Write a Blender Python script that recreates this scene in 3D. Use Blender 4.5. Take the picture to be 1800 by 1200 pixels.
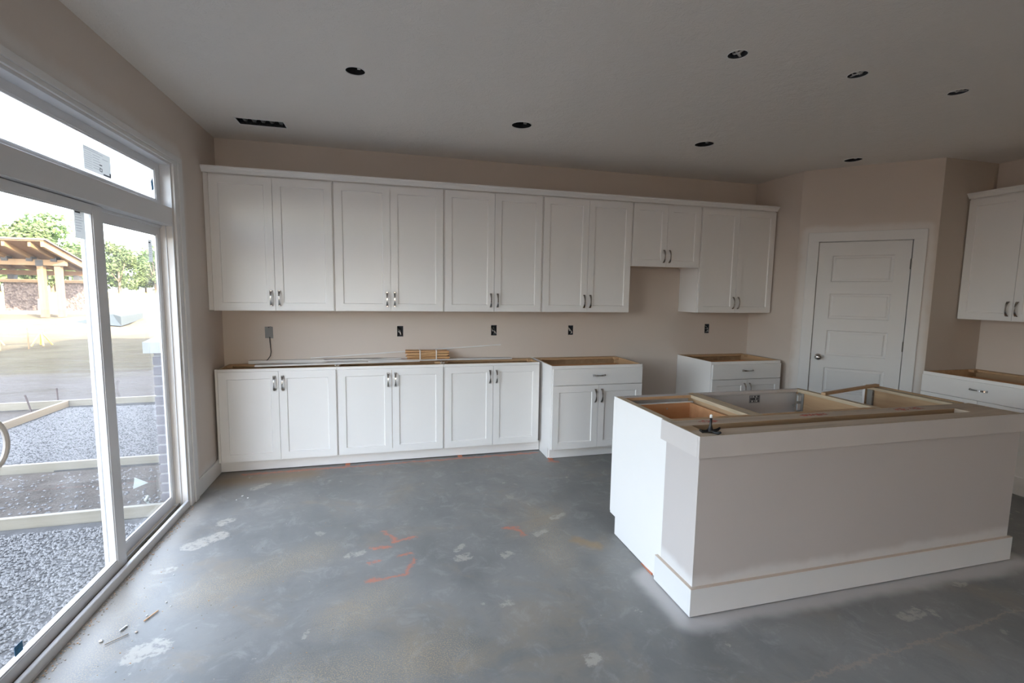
import bpy, bmesh, math, random
from mathutils import Vector, Matrix, noise as mnoise
R_ = random.Random(7)
for o in list(bpy.data.objects): bpy.data.objects.remove(o, do_unlink=True)
SC = bpy.context.scene; COL = SC.collection

# ------------------------------------------------------------------ camera, sky, sun, exposure
H = 2.777                                   # ceiling height
cam_d = bpy.data.cameras.new('camera'); cam = bpy.data.objects.new('camera', cam_d); COL.objects.link(cam)
cam_d.sensor_width = 36; cam_d.lens = 840.6/1800*36; cam_d.clip_start = .02; cam_d.clip_end = 600
yaw, pitch, roll = .2589, -.1034, .0153
fw = Vector((math.sin(yaw)*math.cos(pitch), math.cos(yaw)*math.cos(pitch), math.sin(pitch)))
rt = fw.cross(Vector((0, 0, 1))).normalized(); up = rt.cross(fw)
r2 = rt*math.cos(roll)+up*math.sin(roll); u2 = -rt*math.sin(roll)+up*math.cos(roll)
cam.matrix_world = Matrix(((r2.x, u2.x, -fw.x, 1.3603), (r2.y, u2.y, -fw.y, -4.6113), (r2.z, u2.z, -fw.z, 1.545), (0, 0, 0, 1)))
SC.camera = cam

world = bpy.data.worlds.new('world'); SC.world = world; world.use_nodes = True
wn = world.node_tree; wn.nodes.clear()
sky = wn.nodes.new('ShaderNodeTexSky'); sky.sky_type = 'NISHITA'; sky.sun_disc = False
SUN_EL, SUN_DIR = math.radians(25), Vector((.62, -.78))     # towards the sun, on the ground
sky.sun_elevation = SUN_EL; sky.sun_rotation = math.atan2(SUN_DIR.x, SUN_DIR.y)
sky.air_density = 1.0; sky.dust_density = 2.2; sky.ozone_density = 1.0
bg = wn.nodes.new('ShaderNodeBackground'); bg.inputs[1].default_value = .345
wo = wn.nodes.new('ShaderNodeOutputWorld')
hz = wn.nodes.new('ShaderNodeMix'); hz.data_type = 'RGBA'; hz.inputs[0].default_value = .55; hz.inputs[7].default_value = (3.2, 3.25, 3.45, 1)   # thin bright haze over the blue
wn.links.new(sky.outputs[0], hz.inputs[6]); wn.links.new(hz.outputs[2], bg.inputs[0]); wn.links.new(bg.outputs[0], wo.inputs[0])
sl = bpy.data.lights.new('sun', 'SUN'); sl.energy = 3.7; sl.angle = .012; sl.color = (1, .86, .68)
sun = bpy.data.objects.new('sun', sl); COL.objects.link(sun); sun.location = (20, -25, 20)
sd = Vector((SUN_DIR.x*math.cos(SUN_EL), SUN_DIR.y*math.cos(SUN_EL), math.sin(SUN_EL))).normalized()
sun.rotation_euler = sd.to_track_quat('Z', 'Y').to_euler()
def portal(loc, rot, sx, sz):
    l = bpy.data.lights.new('portal', 'AREA'); l.shape = 'RECTANGLE'; l.size = sx; l.size_y = sz
    l.cycles.is_portal = True
    o = bpy.data.objects.new('portal', l); COL.objects.link(o); o.location = loc; o.rotation_euler = rot
portal((-.16, -1.79, 1.2), (0, math.radians(-90), 0), 2.4, 1.85)
portal((-.16, -3.85, 1.33), (0, math.radians(-90), 0), 2.05, 1.8)
portal((.85, -9.2, 1.4), (math.radians(90), 0, 0), .9, 1.8)
SC.view_settings.view_transform = 'Standard'; SC.view_settings.look = 'None'
SC.view_settings.gamma = 1; SC.view_settings.use_curve_mapping = False
SC.view_settings.exposure = 3.12
SC.cycles.use_denoising = True
SC.cycles.max_bounces = 12; SC.cycles.diffuse_bounces = 8; SC.cycles.transparent_max_bounces = 16
SC.cycles.sample_clamp_indirect = 8; SC.cycles.caustics_reflective = False; SC.cycles.caustics_refractive = False

# ------------------------------------------------------------------ material helpers
class NT:
    def __init__(s, name):
        s.m = bpy.data.materials.new(name); s.m.use_nodes = True; s.t = s.m.node_tree
        s.b = s.t.nodes['Principled BSDF']; s.out = s.t.nodes['Material Output']
        s.b.inputs['Specular IOR Level'].default_value = .4
        s._pos = None
    def n(s, k, **kw):
        x = s.t.nodes.new(k)
        for a, v in kw.items(): setattr(x, a, v)
        return x
    def l(s, a, b): s.t.links.new(a, b)
    def pos(s):
        if s._pos is None: s._pos = s.n('ShaderNodeNewGeometry').outputs['Position']
        return s._pos
    def val(s, sock, v):
        if hasattr(v, 'links'): s.l(v, sock)
        else: sock.default_value = v
    def math(s, op, a, b=0.0, c=None, clamp=False):
        x = s.n('ShaderNodeMath', operation=op, use_clamp=clamp); s.val(x.inputs[0], a); s.val(x.inputs[1], b)
        if c is not None: s.val(x.inputs[2], c)
        return x.outputs[0]
    def vm(s, op, a, b=None, sc=None):
        x = s.n('ShaderNodeVectorMath', operation=op); s.val(x.inputs[0], a)
        if b is not None: s.val(x.inputs[1], b)
        if sc is not None: s.val(x.inputs['Scale'], sc)
        return x
    def noise(s, scale, detail=4, rough=.55, vec=None, scl=None, dist=0):
        v = vec if vec is not None else s.pos()
        if scl: v = s.vm('MULTIPLY', v, scl).outputs[0]
        x = s.n('ShaderNodeTexNoise'); s.l(v, x.inputs['Vector']); x.inputs['Scale'].default_value = scale
        x.inputs['Detail'].default_value = detail; x.inputs['Roughness'].default_value = rough; x.inputs['Distortion'].default_value = dist
        return x
    def ramp(s, fac, lo, hi):
        x = s.n('ShaderNodeMapRange', interpolation_type='SMOOTHSTEP'); s.l(fac, x.inputs[0])
        x.inputs[1].default_value = lo; x.inputs[2].default_value = hi
        return x.outputs[0]
    def mix(s, fac, a, b):
        x = s.n('ShaderNodeMix', data_type='RGBA'); s.val(x.inputs[0], fac)
        for k, v in ((6, a), (7, b)):
            if hasattr(v, 'links'): s.l(v, x.inputs[k])
            else: x.inputs[k].default_value = (*v, 1)
        return x.outputs[2]
    def col(s, c):
        if hasattr(c, 'links'): s.l(c, s.b.inputs['Base Color'])
        else: s.b.inputs['Base Color'].default_value = (*c, 1)
    def rough(s, v): s.val(s.b.inputs['Roughness'], v)
    def bump(s, h, strength=.2, dist=.01):
        x = s.n('ShaderNodeBump'); x.inputs['Strength'].default_value = strength; x.inputs['Distance'].default_value = dist
        s.l(h, x.inputs['Height']); s.l(x.outputs[0], s.b.inputs['Normal'])
    def seg(s, P, a, b, w, soft):
        """mask of a stroke from a to b on the floor (x, y), half width w"""
        pa = s.vm('SUBTRACT', P, (a[0], a[1], 0)).outputs[0]
        ba = Vector((b[0]-a[0], b[1]-a[1], 0)); L = max(ba.dot(ba), 1e-6)
        h = s.math('MULTIPLY', s.vm('DOT_PRODUCT', pa, tuple(ba)).outputs['Value'], 1/L, clamp=True)
        q = s.n('ShaderNodeVectorMath', operation='SCALE'); q.inputs[0].default_value = tuple(ba); s.l(h, q.inputs['Scale'])
        d = s.vm('LENGTH', s.vm('SUBTRACT', pa, q.outputs[0]).outputs[0]).outputs['Value']
        return s.ramp(d, w+soft, max(w-soft, 0))
def simple(name, c, rough=.5, metal=0, var=.0, vs=8, bump=0, bs=60, spec=.4):
    k = NT(name)
    if var:
        nz = k.noise(vs)
        k.col(k.mix(nz.outputs[0], tuple(x*(1-var) for x in c), tuple(min(1, x*(1+var)) for x in c)))
    else: k.col(c)
    k.rough(rough); k.b.inputs['Metallic'].default_value = metal; k.b.inputs['Specular IOR Level'].default_value = spec
    if bump: k.bump(k.noise(bs, 3).outputs[0], bump, .004)
    return k.m

# painted drywall; halo=True adds the white overspray left beside the sprayed trim
WALLC = (.62, .545, .485)
def wall_mat(name, boxes=(), c=WALLC, width=.09):
    k = NT(name)
    base = k.mix(k.noise(1.7, 3).outputs[0], tuple(x*.97 for x in c), tuple(x*1.03 for x in c))
    if boxes:
        wob = k.math('MULTIPLY', k.math('SUBTRACT', k.noise(5, 3).outputs[0], .5), .08)
        m = None
        for (lo, hi) in boxes:
            ctr = tuple((a+b)/2 for a, b in zip(lo, hi)); hf = tuple((b-a)/2 for a, b in zip(lo, hi))
            q = k.vm('ABSOLUTE', k.vm('SUBTRACT', k.pos(), ctr).outputs[0]).outputs[0]
            q = k.vm('MAXIMUM', k.vm('SUBTRACT', q, hf).outputs[0], (0, 0, 0)).outputs[0]
            d = k.vm('LENGTH', q).outputs['Value']
            f = k.ramp(k.math('ADD', d, wob), width, width*.25)
            m = f if m is None else k.math('MAXIMUM', m, f)
        base = k.mix(k.math('MULTIPLY', m, .55), base, (.78, .77, .76))
    k.col(base); k.rough(.62)
    k.bump(k.noise(160, 2).outputs[0], .08, .002)
    return k.m

M = {}
M['white'] = simple('white_cabinet_paint', (.81, .79, .77), .30, var=.01)
M['trim'] = simple('white_trim_paint', (.72, .71, .70), .42, bump=.03, bs=40)
M['vinyl'] = simple('white_vinyl', (.68, .68, .69), .30)
M['jamb_beige'] = simple('vinyl_jamb', (.74, .70, .66), .4)
M['hinge'] = simple('dark_nickel', (.16, .15, .14), .35, .8)
M['primed'] = simple('primed_board', (.58, .535, .51), .5, var=.05, vs=5)
M['dark'] = simple('dark_void', (.02, .02, .022), .8)
M['track'] = simple('dirty_track', (.30, .25, .19), .6, var=.35, vs=30)
M['steel'] = simple('brushed_nickel', (.46, .44, .42), .16, 1)
M['zinc'] = simple('zinc_plated_steel', (.55, .57, .58), .38, .9, var=.1, vs=50)
M['black'] = simple('black_plastic', (.012, .012, .013), .45)
M['cable'] = simple('black_cable', (.02, .018, .018), .5)
M['copper'] = simple('wire_light', (.62, .60, .57), .5)
M['box_blue'] = simple('dark_box', (.05, .055, .065), .6)
M['greybox'] = simple('grey_box', (.22, .22, .22), .6, var=.1)
M['band'] = simple('white_band', (.78, .74, .70), .5)
def papermat(name, c):
    k = NT(name); k.col(c); k.rough(.7); t_ = k.n('ShaderNodeBsdfTranslucent'); t_.inputs[0].default_value = (*c, 1)
    m_ = k.n('ShaderNodeMixShader'); m_.inputs[0].default_value = .22; k.l(k.b.outputs[0], m_.inputs[1]); k.l(t_.outputs[0], m_.inputs[2]); k.l(m_.outputs[0], k.out.inputs[0]); return k.m
M['label'] = papermat('paper_label', (.62, .62, .60))
M['ink'] = papermat('label_ink', (.06, .06, .065))
M['ink_grey'] = papermat('label_grey_ink', (.36, .36, .37))
M['blue'] = simple('blue_sticker', (.01, .13, .26), .4)
M['teal'] = simple('teal_marker', (.0, .16, .36), .4)
M['paper'] = simple('white_paper', (.8, .8, .78), .7)
M['orange_shim'] = simple('orange_shim', (.55, .20, .11), .6)
M['caulk'] = simple('tan_caulk_edge', (.62, .52, .43), .6)
M['foil'] = simple('silver_duct', (.25, .26, .27), .45, .6, var=.3, vs=40)
M['scrap'] = simple('weathered_scrap', (.28, .30, .28), .7)
M['rebar'] = simple('rusty_rebar', (.10, .075, .075), .8, .3)
M['stone'] = simple('cast_stone_cap', (0.330, 0.342, 0.342), 0.480, var=0.048, vs=12)
M['brickm'] = simple('grey_brick', (0.120, 0.114, 0.132), .85, var=.18, vs=9, bump=.2)
M['mortar'] = simple('mortar', (0.250, 0.250, 0.260), .9, var=.06)
M['concrete_block'] = simple('pale_block', (.30, .28, .25), .9, var=.1)
M['tarp'] = simple('grey_blue_sheet', (.05, .06, .062), .6, var=.2, vs=.9)
M['shingle'] = simple('dark_roofing', (.10, .085, .08), .9, var=.2)
M['bracket'] = simple('dark_bracket', (.05, .05, .055), .6, .3)
M['safety'] = simple('orange_sawhorse_paint', (.75, .36, .10), .6)

def wood(name, c1, c2, axis=0, rough=.6, scale=14, knots=False):
    k = NT(name)
    sc = [1, 1, 1]; sc[axis] = .07
    g = k.noise(scale, 5, .6, scl=tuple(sc), dist=.6).outputs[0]
    f = k.noise(scale*7, 3, .6, scl=tuple(sc)).outputs[0]
    v = k.math('ADD', k.math('MULTIPLY', g, .75), k.math('MULTIPLY', f, .25))
    c = k.mix(k.ramp(v, .3, .7), c1, c2)
    if knots:
        kn = k.noise(3.2, 1, .5).outputs[0]
        c = k.mix(k.ramp(kn, .70, .76), c, tuple(x*.35 for x in c1))
    k.col(c); k.rough(rough); k.bump(v, .08, .003)
    return k.m
M['ply'] = wood('maple_ply', (.47, .29, .155), (.60, .40, .23), 1)
M['plyx'] = wood('maple_ply_long', (.45, .28, .15), (.58, .38, .22), 0)
M['plyedge'] = wood('ply_edge', (.40, .32, .21), (.60, .48, .34), 1, scale=40)
M['drawerwood'] = wood('drawer_birch', (.55, .27, .12), (.66, .36, .18), 0)
M['stud'] = wood('framing_lumber', (.40, .31, .23), (.60, .49, .38), 0, knots=True)
M['studx'] = wood('framing_lumber_side', (.38, .25, .14), (.52, .36, .21), 0, knots=True)
M['shim'] = wood('cedar_shim', (.50, .26, .11), (.68, .42, .21), 0, scale=30)
M['form'] = wood('form_board', (.155, .138, .105), (.215, .195, .155), 0, knots=True, scale=6)
M['formy'] = wood('form_board_brown', (0.252, 0.174, 0.102), (0.336, 0.252, 0.162), 1, knots=True, scale=6)
M['beam'] = wood('cedar_timber', (.16, .10, .052), (.21, .14, .078), 2, scale=3)
M['deck'] = wood('cedar_decking', (.12, .065, .035), (.16, .09, .05), 1, scale=3)

# glass: clear pane with a faint translucent film imitating washed-out glare
k = NT('glare_haze_glass'); k.t.nodes.remove(k.b)
tr = k.n('ShaderNodeBsdfTransparent'); tr.inputs[0].default_value = (.97, .985, .985, 1)
gl = k.n('ShaderNodeBsdfGlossy'); gl.inputs['Roughness'].default_value = .02
gn = k.n('ShaderNodeNewGeometry'); ct_ = k.math('ABSOLUTE', k.vm('DOT_PRODUCT', gn.outputs['Normal'], gn.outputs['Incoming']).outputs['Value'])
frv = k.math('ADD', .03, k.math('MULTIPLY', k.math('POWER', k.math('SUBTRACT', 1.0, ct_), 5.0), .9))
mx = k.n('ShaderNodeMixShader'); k.l(frv, mx.inputs[0]); k.l(tr.outputs[0], mx.inputs[1]); k.l(gl.outputs[0], mx.inputs[2])
df = k.n('ShaderNodeBsdfTranslucent'); df.inputs[0].default_value = (.8, .8, .8, 1)
mx2 = k.n('ShaderNodeMixShader')
k.l(k.math('MULTIPLY', k.ramp(k.noise(2.5, 4, .6, scl=(1, 1, .3)).outputs[0], .2, .8), .03), mx2.inputs[0])
k.l(mx.outputs[0], mx2.inputs[1]); k.l(df.outputs[0], mx2.inputs[2]); k.l(mx2.outputs[0], k.out.inputs[0])
M['glass'] = k.m

# ceiling: stomped texture
k = NT('ceiling_texture')
k.col(k.mix(k.noise(1.1, 2).outputs[0], (.77, .735, .69), (.81, .77, .725))); k.rough(.75)
v = k.n('ShaderNodeTexVoronoi'); v.inputs['Scale'].default_value = 9
dv = k.vm('ADD', k.pos(), k.vm('SCALE', k.noise(7, 3).outputs['Color'], sc=.25).outputs[0]).outputs[0]
k.l(dv, v.inputs['Vector'])
w = k.noise(26, 4, .6, vec=dv, dist=1.5).outputs[0]
k.bump(k.math('ADD', w, k.math('MULTIPLY', v.outputs['Distance'], .5)), .35, .014)
M['ceiling'] = k.m

# floor: stained concrete slab
k = NT('concrete_slab'); P = k.vm('MULTIPLY', k.pos(), (1, 1, 0)).outputs[0]
nz = k.noise(16, 8, .75, vec=P)
Pw = k.vm('ADD', P, k.vm('SCALE', k.vm('SUBTRACT', nz.outputs['Color'], (.5, .5, .5)).outputs[0], sc=.13).outputs[0]).outputs[0]
Pw = k.vm('MULTIPLY', Pw, (1, 1, 0)).outputs[0]
Ps = k.vm('ADD', P, k.vm('SCALE', k.vm('SUBTRACT', nz.outputs['Color'], (.5, .5, .5)).outputs[0], sc=.12).outputs[0]).outputs[0]
Ps = k.vm('MULTIPLY', Ps, (1, 1, 0)).outputs[0]
big = k.noise(1.1, 5, .6, vec=P, dist=.4).outputs[0]
c = k.mix(k.ramp(big, .33, .66), (.18, .182, .178), (.255, .252, .243))
br = k.noise(1.7, 6, .65, vec=P, scl=(1, 1.4, 1), dist=.8).outputs[0]
c = k.mix(k.math('MULTIPLY', k.ramp(br, .50, .72), .55), c, (.30, .25, .19))
st = k.noise(3.2, 5, .6, vec=P, scl=(1.0, .28, 1), dist=.3).outputs[0]
c = k.mix(k.math('MULTIPLY', k.ramp(st, .52, .7), .35), c, (.15, .155, .165))
md = k.noise(6.5, 8, .75, vec=P, dist=.6).outputs[0]
c = k.mix(k.math('MULTIPLY', k.ramp(md, .50, .68), .35), c, (.40, .40, .385))
c = k.mix(k.math('MULTIPLY', k.ramp(md, .47, .30), .35), c, (.15, .15, .15))
fine = k.noise(70, 5, .8, vec=P).outputs[0]
c = k.mix(k.math('MULTIPLY', k.ramp(fine, .55, .8), .25), c, (.38, .37, .35))
# sawdust scatter, densest in patches in front of the sliding door
gr = k.noise(190, 2, .6, vec=P).outputs[0]
zone = None
for (a, b, w_, s_) in (((1.15, -2.38), (1.32, -2.25), .06, .17), ((.95, -2.75), (1.6, -2.7), .04, .22), ((.45, -2.0), (.95, -1.75), .02, .22), ((.1, -1.7), (.15, -2.5), .02, .14), ((2.3, -2.1), (2.4, -1.6), .02, .2)):
    f = k.seg(Pw, a, b, w_, s_); zone = f if zone is None else k.math('MAXIMUM', zone, f)
c = k.mix(k.math('MULTIPLY', k.math('MULTIPLY', zone, k.ramp(gr, .48, .62)), .75), c, (.46, .36, .22))
# rusty corner by the cabinets
f = k.seg(Pw, (.12, -.45), (.7, -.42), .03, .20); c = k.mix(k.math('MULTIPLY', f, .7), c, (.30, .20, .11))
# joint compound and mortar droppings
vo = k.n('ShaderNodeTexVoronoi'); vo.inputs['Scale'].default_value = 3.1; k.l(Pw, vo.inputs['Vector']); vo.inputs['Randomness'].default_value = 1
sel = k.n('ShaderNodeSeparateColor'); k.l(vo.outputs['Color'], sel.inputs[0])
thr = k.math('MULTIPLY', k.ramp(sel.outputs[0], .6, 1.0), .13)
spots = k.ramp(k.math('SUBTRACT', vo.outputs['Distance'], thr), .0, -.03)
vo2 = k.n('ShaderNodeTexVoronoi'); vo2.inputs['Scale'].default_value = 11; k.l(Ps, vo2.inputs['Vector'])
sel2 = k.n('ShaderNodeSeparateColor'); k.l(vo2.outputs['Color'], sel2.inputs[0])
thr2 = k.math('MULTIPLY', k.ramp(sel2.outputs[0], .72, 1.0), .16)
spots2 = k.ramp(k.math('SUBTRACT', vo2.outputs['Distance'], thr2), .0, -.03)
blob = k.math('MAXIMUM', k.math('MULTIPLY', spots, .6), k.math('MULTIPLY', spots2, .75))
for (a, b, w_) in (((2.18, -2.89), (2.20, -2.88), .030), ((.33, -2.40), (.38, -2.38), .06), ((.22, -1.5), (.34, -1.40), .055), ((2.46, -1.64), (2.55, -1.60), .022), ((.30, -1.22), (.34, -1.18), .035),
    ((.36, -.66), (.42, -.60), .035), ((3.78, -3.0), (3.90, -2.98), .028), ((3.95, -3.02), (3.97, -3.0), .016), ((1.14, -1.82), (1.20, -1.80), .03), ((1.76, -1.99), (1.80, -1.98), .032), ((1.75, -1.90), (1.80, -1.86), .02),
    ((2.28, -1.83), (2.34, -1.80), .025), ((4.34, -2.86), (4.38, -2.86), .022), ((.14, -1.75), (.2, -1.74), .03), ((2.02, -2.02), (2.06, -2.0), .022), ((1.9, -2.45), (1.94, -2.44), .018)):
    blob = k.math('MAXIMUM', blob, k.seg(Ps, a, b, w_, .008))
c = k.mix(k.math('MULTIPLY', k.math('MULTIPLY', blob, k.ramp(k.noise(22, 6, .75, vec=P).outputs[0], .38, .52)), .7), c, (.47, .44, .39))
# red and orange layout paint
red = None
for (a, b, w_) in (((1.256, -2.103), (1.455, -2.075), .009), ((1.455, -2.075), (1.487, -1.985), .009), ((1.49, -1.99), (1.50, -1.93), .006), ((1.33, -1.56), (1.40, -1.70), .012), ((1.40, -1.72), (1.52, -1.69), .014), ((1.26, -1.76), (1.36, -1.77), .012),
    ((1.42, -1.88), (1.49, -1.87), .012), ((1.25, -1.92), (1.30, -1.91), .006), ((2.10, -1.70), (2.19, -1.72), .016), ((2.17, -1.73), (2.20, -1.82), .012), ((.2, -.335), (2.75, -.325), .018), ((2.80, -.58), (2.86, -.60), .025)):
    f = k.seg(Ps, a, b, w_, .012); red = f if red is None else k.math('MAXIMUM', red, f)
red = k.math('MULTIPLY', red, k.ramp(k.noise(24, 4, .7, vec=P).outputs[0], .25, .55))
c = k.mix(k.math('MULTIPLY', red, .85), c, (.56, .19, .12))
f = k.seg(Pw, (2.5, -1.95), (2.6, -2.05), .01, .06); c = k.mix(k.math('MULTIPLY', f, .5), c, (.42, .27, .12))
# paint overspray on the slab all round the island skirting, dust beside the door track
q = k.vm('ABSOLUTE', k.vm('SUBTRACT', P, (3.85, -2.60, 0)).outputs[0]).outputs[0]
q = k.vm('MAXIMUM', k.vm('SUBTRACT', q, (1.10, .155, 5)).outputs[0], (0, 0, 0)).outputs[0]
d = k.math('ADD', k.vm('LENGTH', q).outputs['Value'], k.math('MULTIPLY', k.math('SUBTRACT', k.noise(4, 3, .5, vec=P).outputs[0], .5), .10))
c = k.mix(k.math('MULTIPLY', k.ramp(d, .13, .05), .8), c, (.56, .54, .53))
d = k.math('ADD', k.seg(P, (.05, -.85), (.05, -3.5), .10, .12), k.math('MULTIPLY', k.math('SUBTRACT', big, .5), .5))
c = k.mix(k.math('MULTIPLY', k.ramp(d, .2, .9), .55), c, (.36, .34, .31))
# saw-cut joint with sawdust
j = k.seg(Ps, (2.9, -3.20), (4.9, -3.06), .006, .006); c = k.mix(k.math('MULTIPLY', j, .5), c, (.42, .33, .27))
k.col(c)
k.rough(k.math('ADD', .28, k.math('MULTIPLY', big, .25)))
k.b.inputs['Specular IOR Level'].default_value = .45
k.bump(k.math('ADD', k.math('MULTIPLY', big, 1.0), k.math('MULTIPLY', blob, .06)), .12, .02)
M['floor'] = k.m

# outside ground
def ground(name, cs, sc, bump, rough=.95, det=7):
    k = NT(name)
    a = k.noise(sc, det, .65).outputs[0]; b = k.noise(sc*14, 4, .7).outputs[0]
    c = k.mix(k.ramp(a, .35, .65), cs[0], cs[1]); c = k.mix(k.math('MULTIPLY', k.ramp(b, .45, .7), .6), c, cs[2])
    k.col(c); k.rough(rough); k.bump(k.math('ADD', a, k.math('MULTIPLY', b, .5)), bump, .03); k.b.inputs['Specular IOR Level'].default_value = .1
    return k
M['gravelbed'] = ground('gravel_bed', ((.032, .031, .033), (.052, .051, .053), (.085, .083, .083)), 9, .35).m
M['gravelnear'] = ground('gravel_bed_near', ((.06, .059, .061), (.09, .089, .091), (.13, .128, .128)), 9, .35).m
M['gravelstone'] = simple('gravel_stone', (.17, .168, .17), .9, var=.55, vs=60)
M['dirt'] = ground('bare_dirt', ((.05, .04, .034), (.09, .075, .065), (.13, .12, .105)), 3.2, .9).m
k = NT('yard_ground')
a = k.noise(.35, 8, .62, scl=(1, 1.6, 1)).outputs[0]; b = k.noise(6, 5, .7).outputs[0]
c = k.mix(k.ramp(a, .36, .64), (.075, .060, .040), (.10, .084, .056))
c = k.mix(k.math('MULTIPLY', k.ramp(b, .45, .7), .5), c, (0.080, 0.075, 0.040))
sep = k.n('ShaderNodeSeparateXYZ'); k.l(k.pos(), sep.inputs[0])
far = k.ramp(sep.outputs[1], 70, 98)
c = k.mix(far, c, (0.252, 0.216, 0.072))
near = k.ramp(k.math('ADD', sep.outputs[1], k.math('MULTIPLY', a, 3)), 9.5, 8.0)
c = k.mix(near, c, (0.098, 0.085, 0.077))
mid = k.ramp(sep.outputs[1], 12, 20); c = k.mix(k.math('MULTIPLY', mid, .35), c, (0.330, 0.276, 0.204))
k.col(c); k.rough(.95); k.b.inputs['Specular IOR Level'].default_value = .05
c2 = k.noise(1.6, 6, .7, scl=(.5, 1.3, 1)).outputs[0]
c = k.mix(k.math('MULTIPLY', k.ramp(c2, .5, .68), .55), c, (.055, .045, .03))
k.col(c); k.bump(k.math('ADD', k.math('ADD', a, c2), k.math('MULTIPLY', b, .25)), .9, .25); M['yard'] = k.m
k = NT('mulch_bank'); v = k.n('ShaderNodeTexVoronoi'); v.inputs['Scale'].default_value = 9; k.l(k.pos(), v.inputs['Vector'])
sc_ = k.n('ShaderNodeSeparateColor'); k.l(v.outputs['Color'], sc_.inputs[0])
k.col(k.mix(sc_.outputs[0], (0.068, 0.050, 0.045), (0.171, 0.135, 0.122))); k.rough(.95); k.bump(v.outputs['Distance'], 1, .05); M['mulch'] = k.m
def leafmat(name, c1, c2):
    k = NT(name); k.col(k.mix(k.noise(.9, 3).outputs[0], c1, c2)); k.rough(.7); k.b.inputs['Specular IOR Level'].default_value = .15
    tl = k.n('ShaderNodeBsdfTranslucent'); tl.inputs[0].default_value = (*c2, 1)
    m_ = k.n('ShaderNodeMixShader'); m_.inputs[0].default_value = .3
    k.l(k.b.outputs[0], m_.inputs[1]); k.l(tl.outputs[0], m_.inputs[2]); k.l(m_.outputs[0], k.out.inputs[0]); return k.m
M['leaf_a'] = leafmat('foliage_green', (.075, .11, .05), (.135, .175, .08))
M['leaf_b'] = leafmat('foliage_olive', (.12, .12, .06), (.21, .20, .09))
M['leaf_c'] = leafmat('foliage_deep', (.08, .14, .06), (.15, .22, .09))
M['bark'] = simple('bark', (.16, .12, .09), .9, var=.2)
M['straw'] = leafmat('dry_grass', (.45, .38, .12), (.58, .50, .20))

# ------------------------------------------------------------------ mesh helpers
class MB:
    def __init__(s): s.v = []; s.f = []; s.m = []; s.mats = []
    def mi(s, mat):
        if mat not in s.mats: s.mats.append(mat)
        return s.mats.index(mat)
    def poly(s, pts, mat):
        b = len(s.v); s.v += [tuple(p) for p in pts]; s.f.append(tuple(range(b, b+len(pts)))); s.m.append(s.mi(mat))
    def box(s, x0, y0, z0, x1, y1, z1, mat, **over):
        """over: left/right (-x/+x), front/back (-y/+y), bottom/top: other material for one face"""
        if x0 > x1: x0, x1 = x1, x0
        if y0 > y1: y0, y1 = y1, y0
        if z0 > z1: z0, z1 = z1, z0
        b = len(s.v)
        s.v += [(x0, y0, z0), (x1, y0, z0), (x1, y1, z0), (x0, y1, z0), (x0, y0, z1), (x1, y0, z1), (x1, y1, z1), (x0, y1, z1)]
        for key, f in (('bottom', (0, 3, 2, 1)), ('top', (4, 5, 6, 7)), ('front', (0, 1, 5, 4)), ('right', (1, 2, 6, 5)), ('back', (2, 3, 7, 6)), ('left', (3, 0, 4, 7))):
            s.f.append(tuple(b+i for i in f)); s.m.append(s.mi(over.get(key, mat)))
        return s
    def prism(s, pts, axis, a, b, mat):
        """extrude the outline pts (2D, in the two other axes in order) along axis from a to b"""
        def P3(p, t):
            q = [p[0], p[1]]; q.insert(axis, t); return tuple(q)
        n = len(pts); k0 = len(s.v)
        s.v += [P3(p, a) for p in pts]+[P3(p, b) for p in pts]
        s.f += [tuple(range(k0, k0+n)), tuple(reversed(range(k0+n, k0+2*n)))]; s.m += [s.mi(mat)]*2
        for i in range(n):
            j = (i+1) % n; s.f.append((k0+i, k0+j, k0+n+j, k0+n+i)); s.m.append(s.mi(mat))
        return s
    def tube(s, pts, r, mat, n=8, cap=True):
        pts = [Vector(p) for p in pts]; rr = r if isinstance(r, (list, tuple)) else [r]*len(pts); k0 = len(s.v)
        prev = None
        for i, p in enumerate(pts):
            t = (pts[min(i+1, len(pts)-1)]-pts[max(i-1, 0)]).normalized()
            a = prev if prev is not None else (Vector((0, 0, 1)) if abs(t.z) < .9 else Vector((1, 0, 0)))
            u = (a-t*a.dot(t)).normalized(); w = t.cross(u); prev = u
            for q in range(n):
                an = 2*math.pi*q/n; s.v.append(tuple(p+(u*math.cos(an)+w*math.sin(an))*rr[i]))
        for i in range(len(pts)-1):
            for q in range(n):
                q2 = (q+1) % n; s.f.append((k0+i*n+q, k0+i*n+q2, k0+(i+1)*n+q2, k0+(i+1)*n+q)); s.m.append(s.mi(mat))
        if cap:
            s.f.append(tuple(k0+q for q in reversed(range(n)))); s.m.append(s.mi(mat))
            s.f.append(tuple(k0+(len(pts)-1)*n+q for q in range(n))); s.m.append(s.mi(mat))
        return s
    def mesh(s, name, smooth=False, bevel=0):
        me = bpy.data.meshes.new(name); me.from_pydata(s.v, [], s.f)
        for m in s.mats: me.materials.append(m)
        me.polygons.foreach_set('material_index', s.m)
        bm = bmesh.new(); bm.from_mesh(me); bmesh.ops.remove_doubles(bm, verts=bm.verts, dist=1e-5)
        bmesh.ops.recalc_face_normals(bm, faces=bm.faces)
        if bevel: bmesh.ops.bevel(bm, geom=[e for e in bm.edges if len(e.link_faces) == 2 and e.calc_face_angle(0) > .6], offset=bevel, segments=1, affect='EDGES', clamp_overlap=True)
        bm.to_mesh(me); bm.free()
        if smooth: me.polygons.foreach_set('use_smooth', [True]*len(me.polygons))
        me.update(); return me
    def build(s, name, parent=None, smooth=False, bevel=0, loc=None, rot=None):
        o = bpy.data.objects.new(name, s.mesh(name, smooth, bevel)); COL.objects.link(o)
        if parent: o.parent = parent
        if loc: o.location = loc
        if rot: o.rotation_euler = rot
        return o
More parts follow.
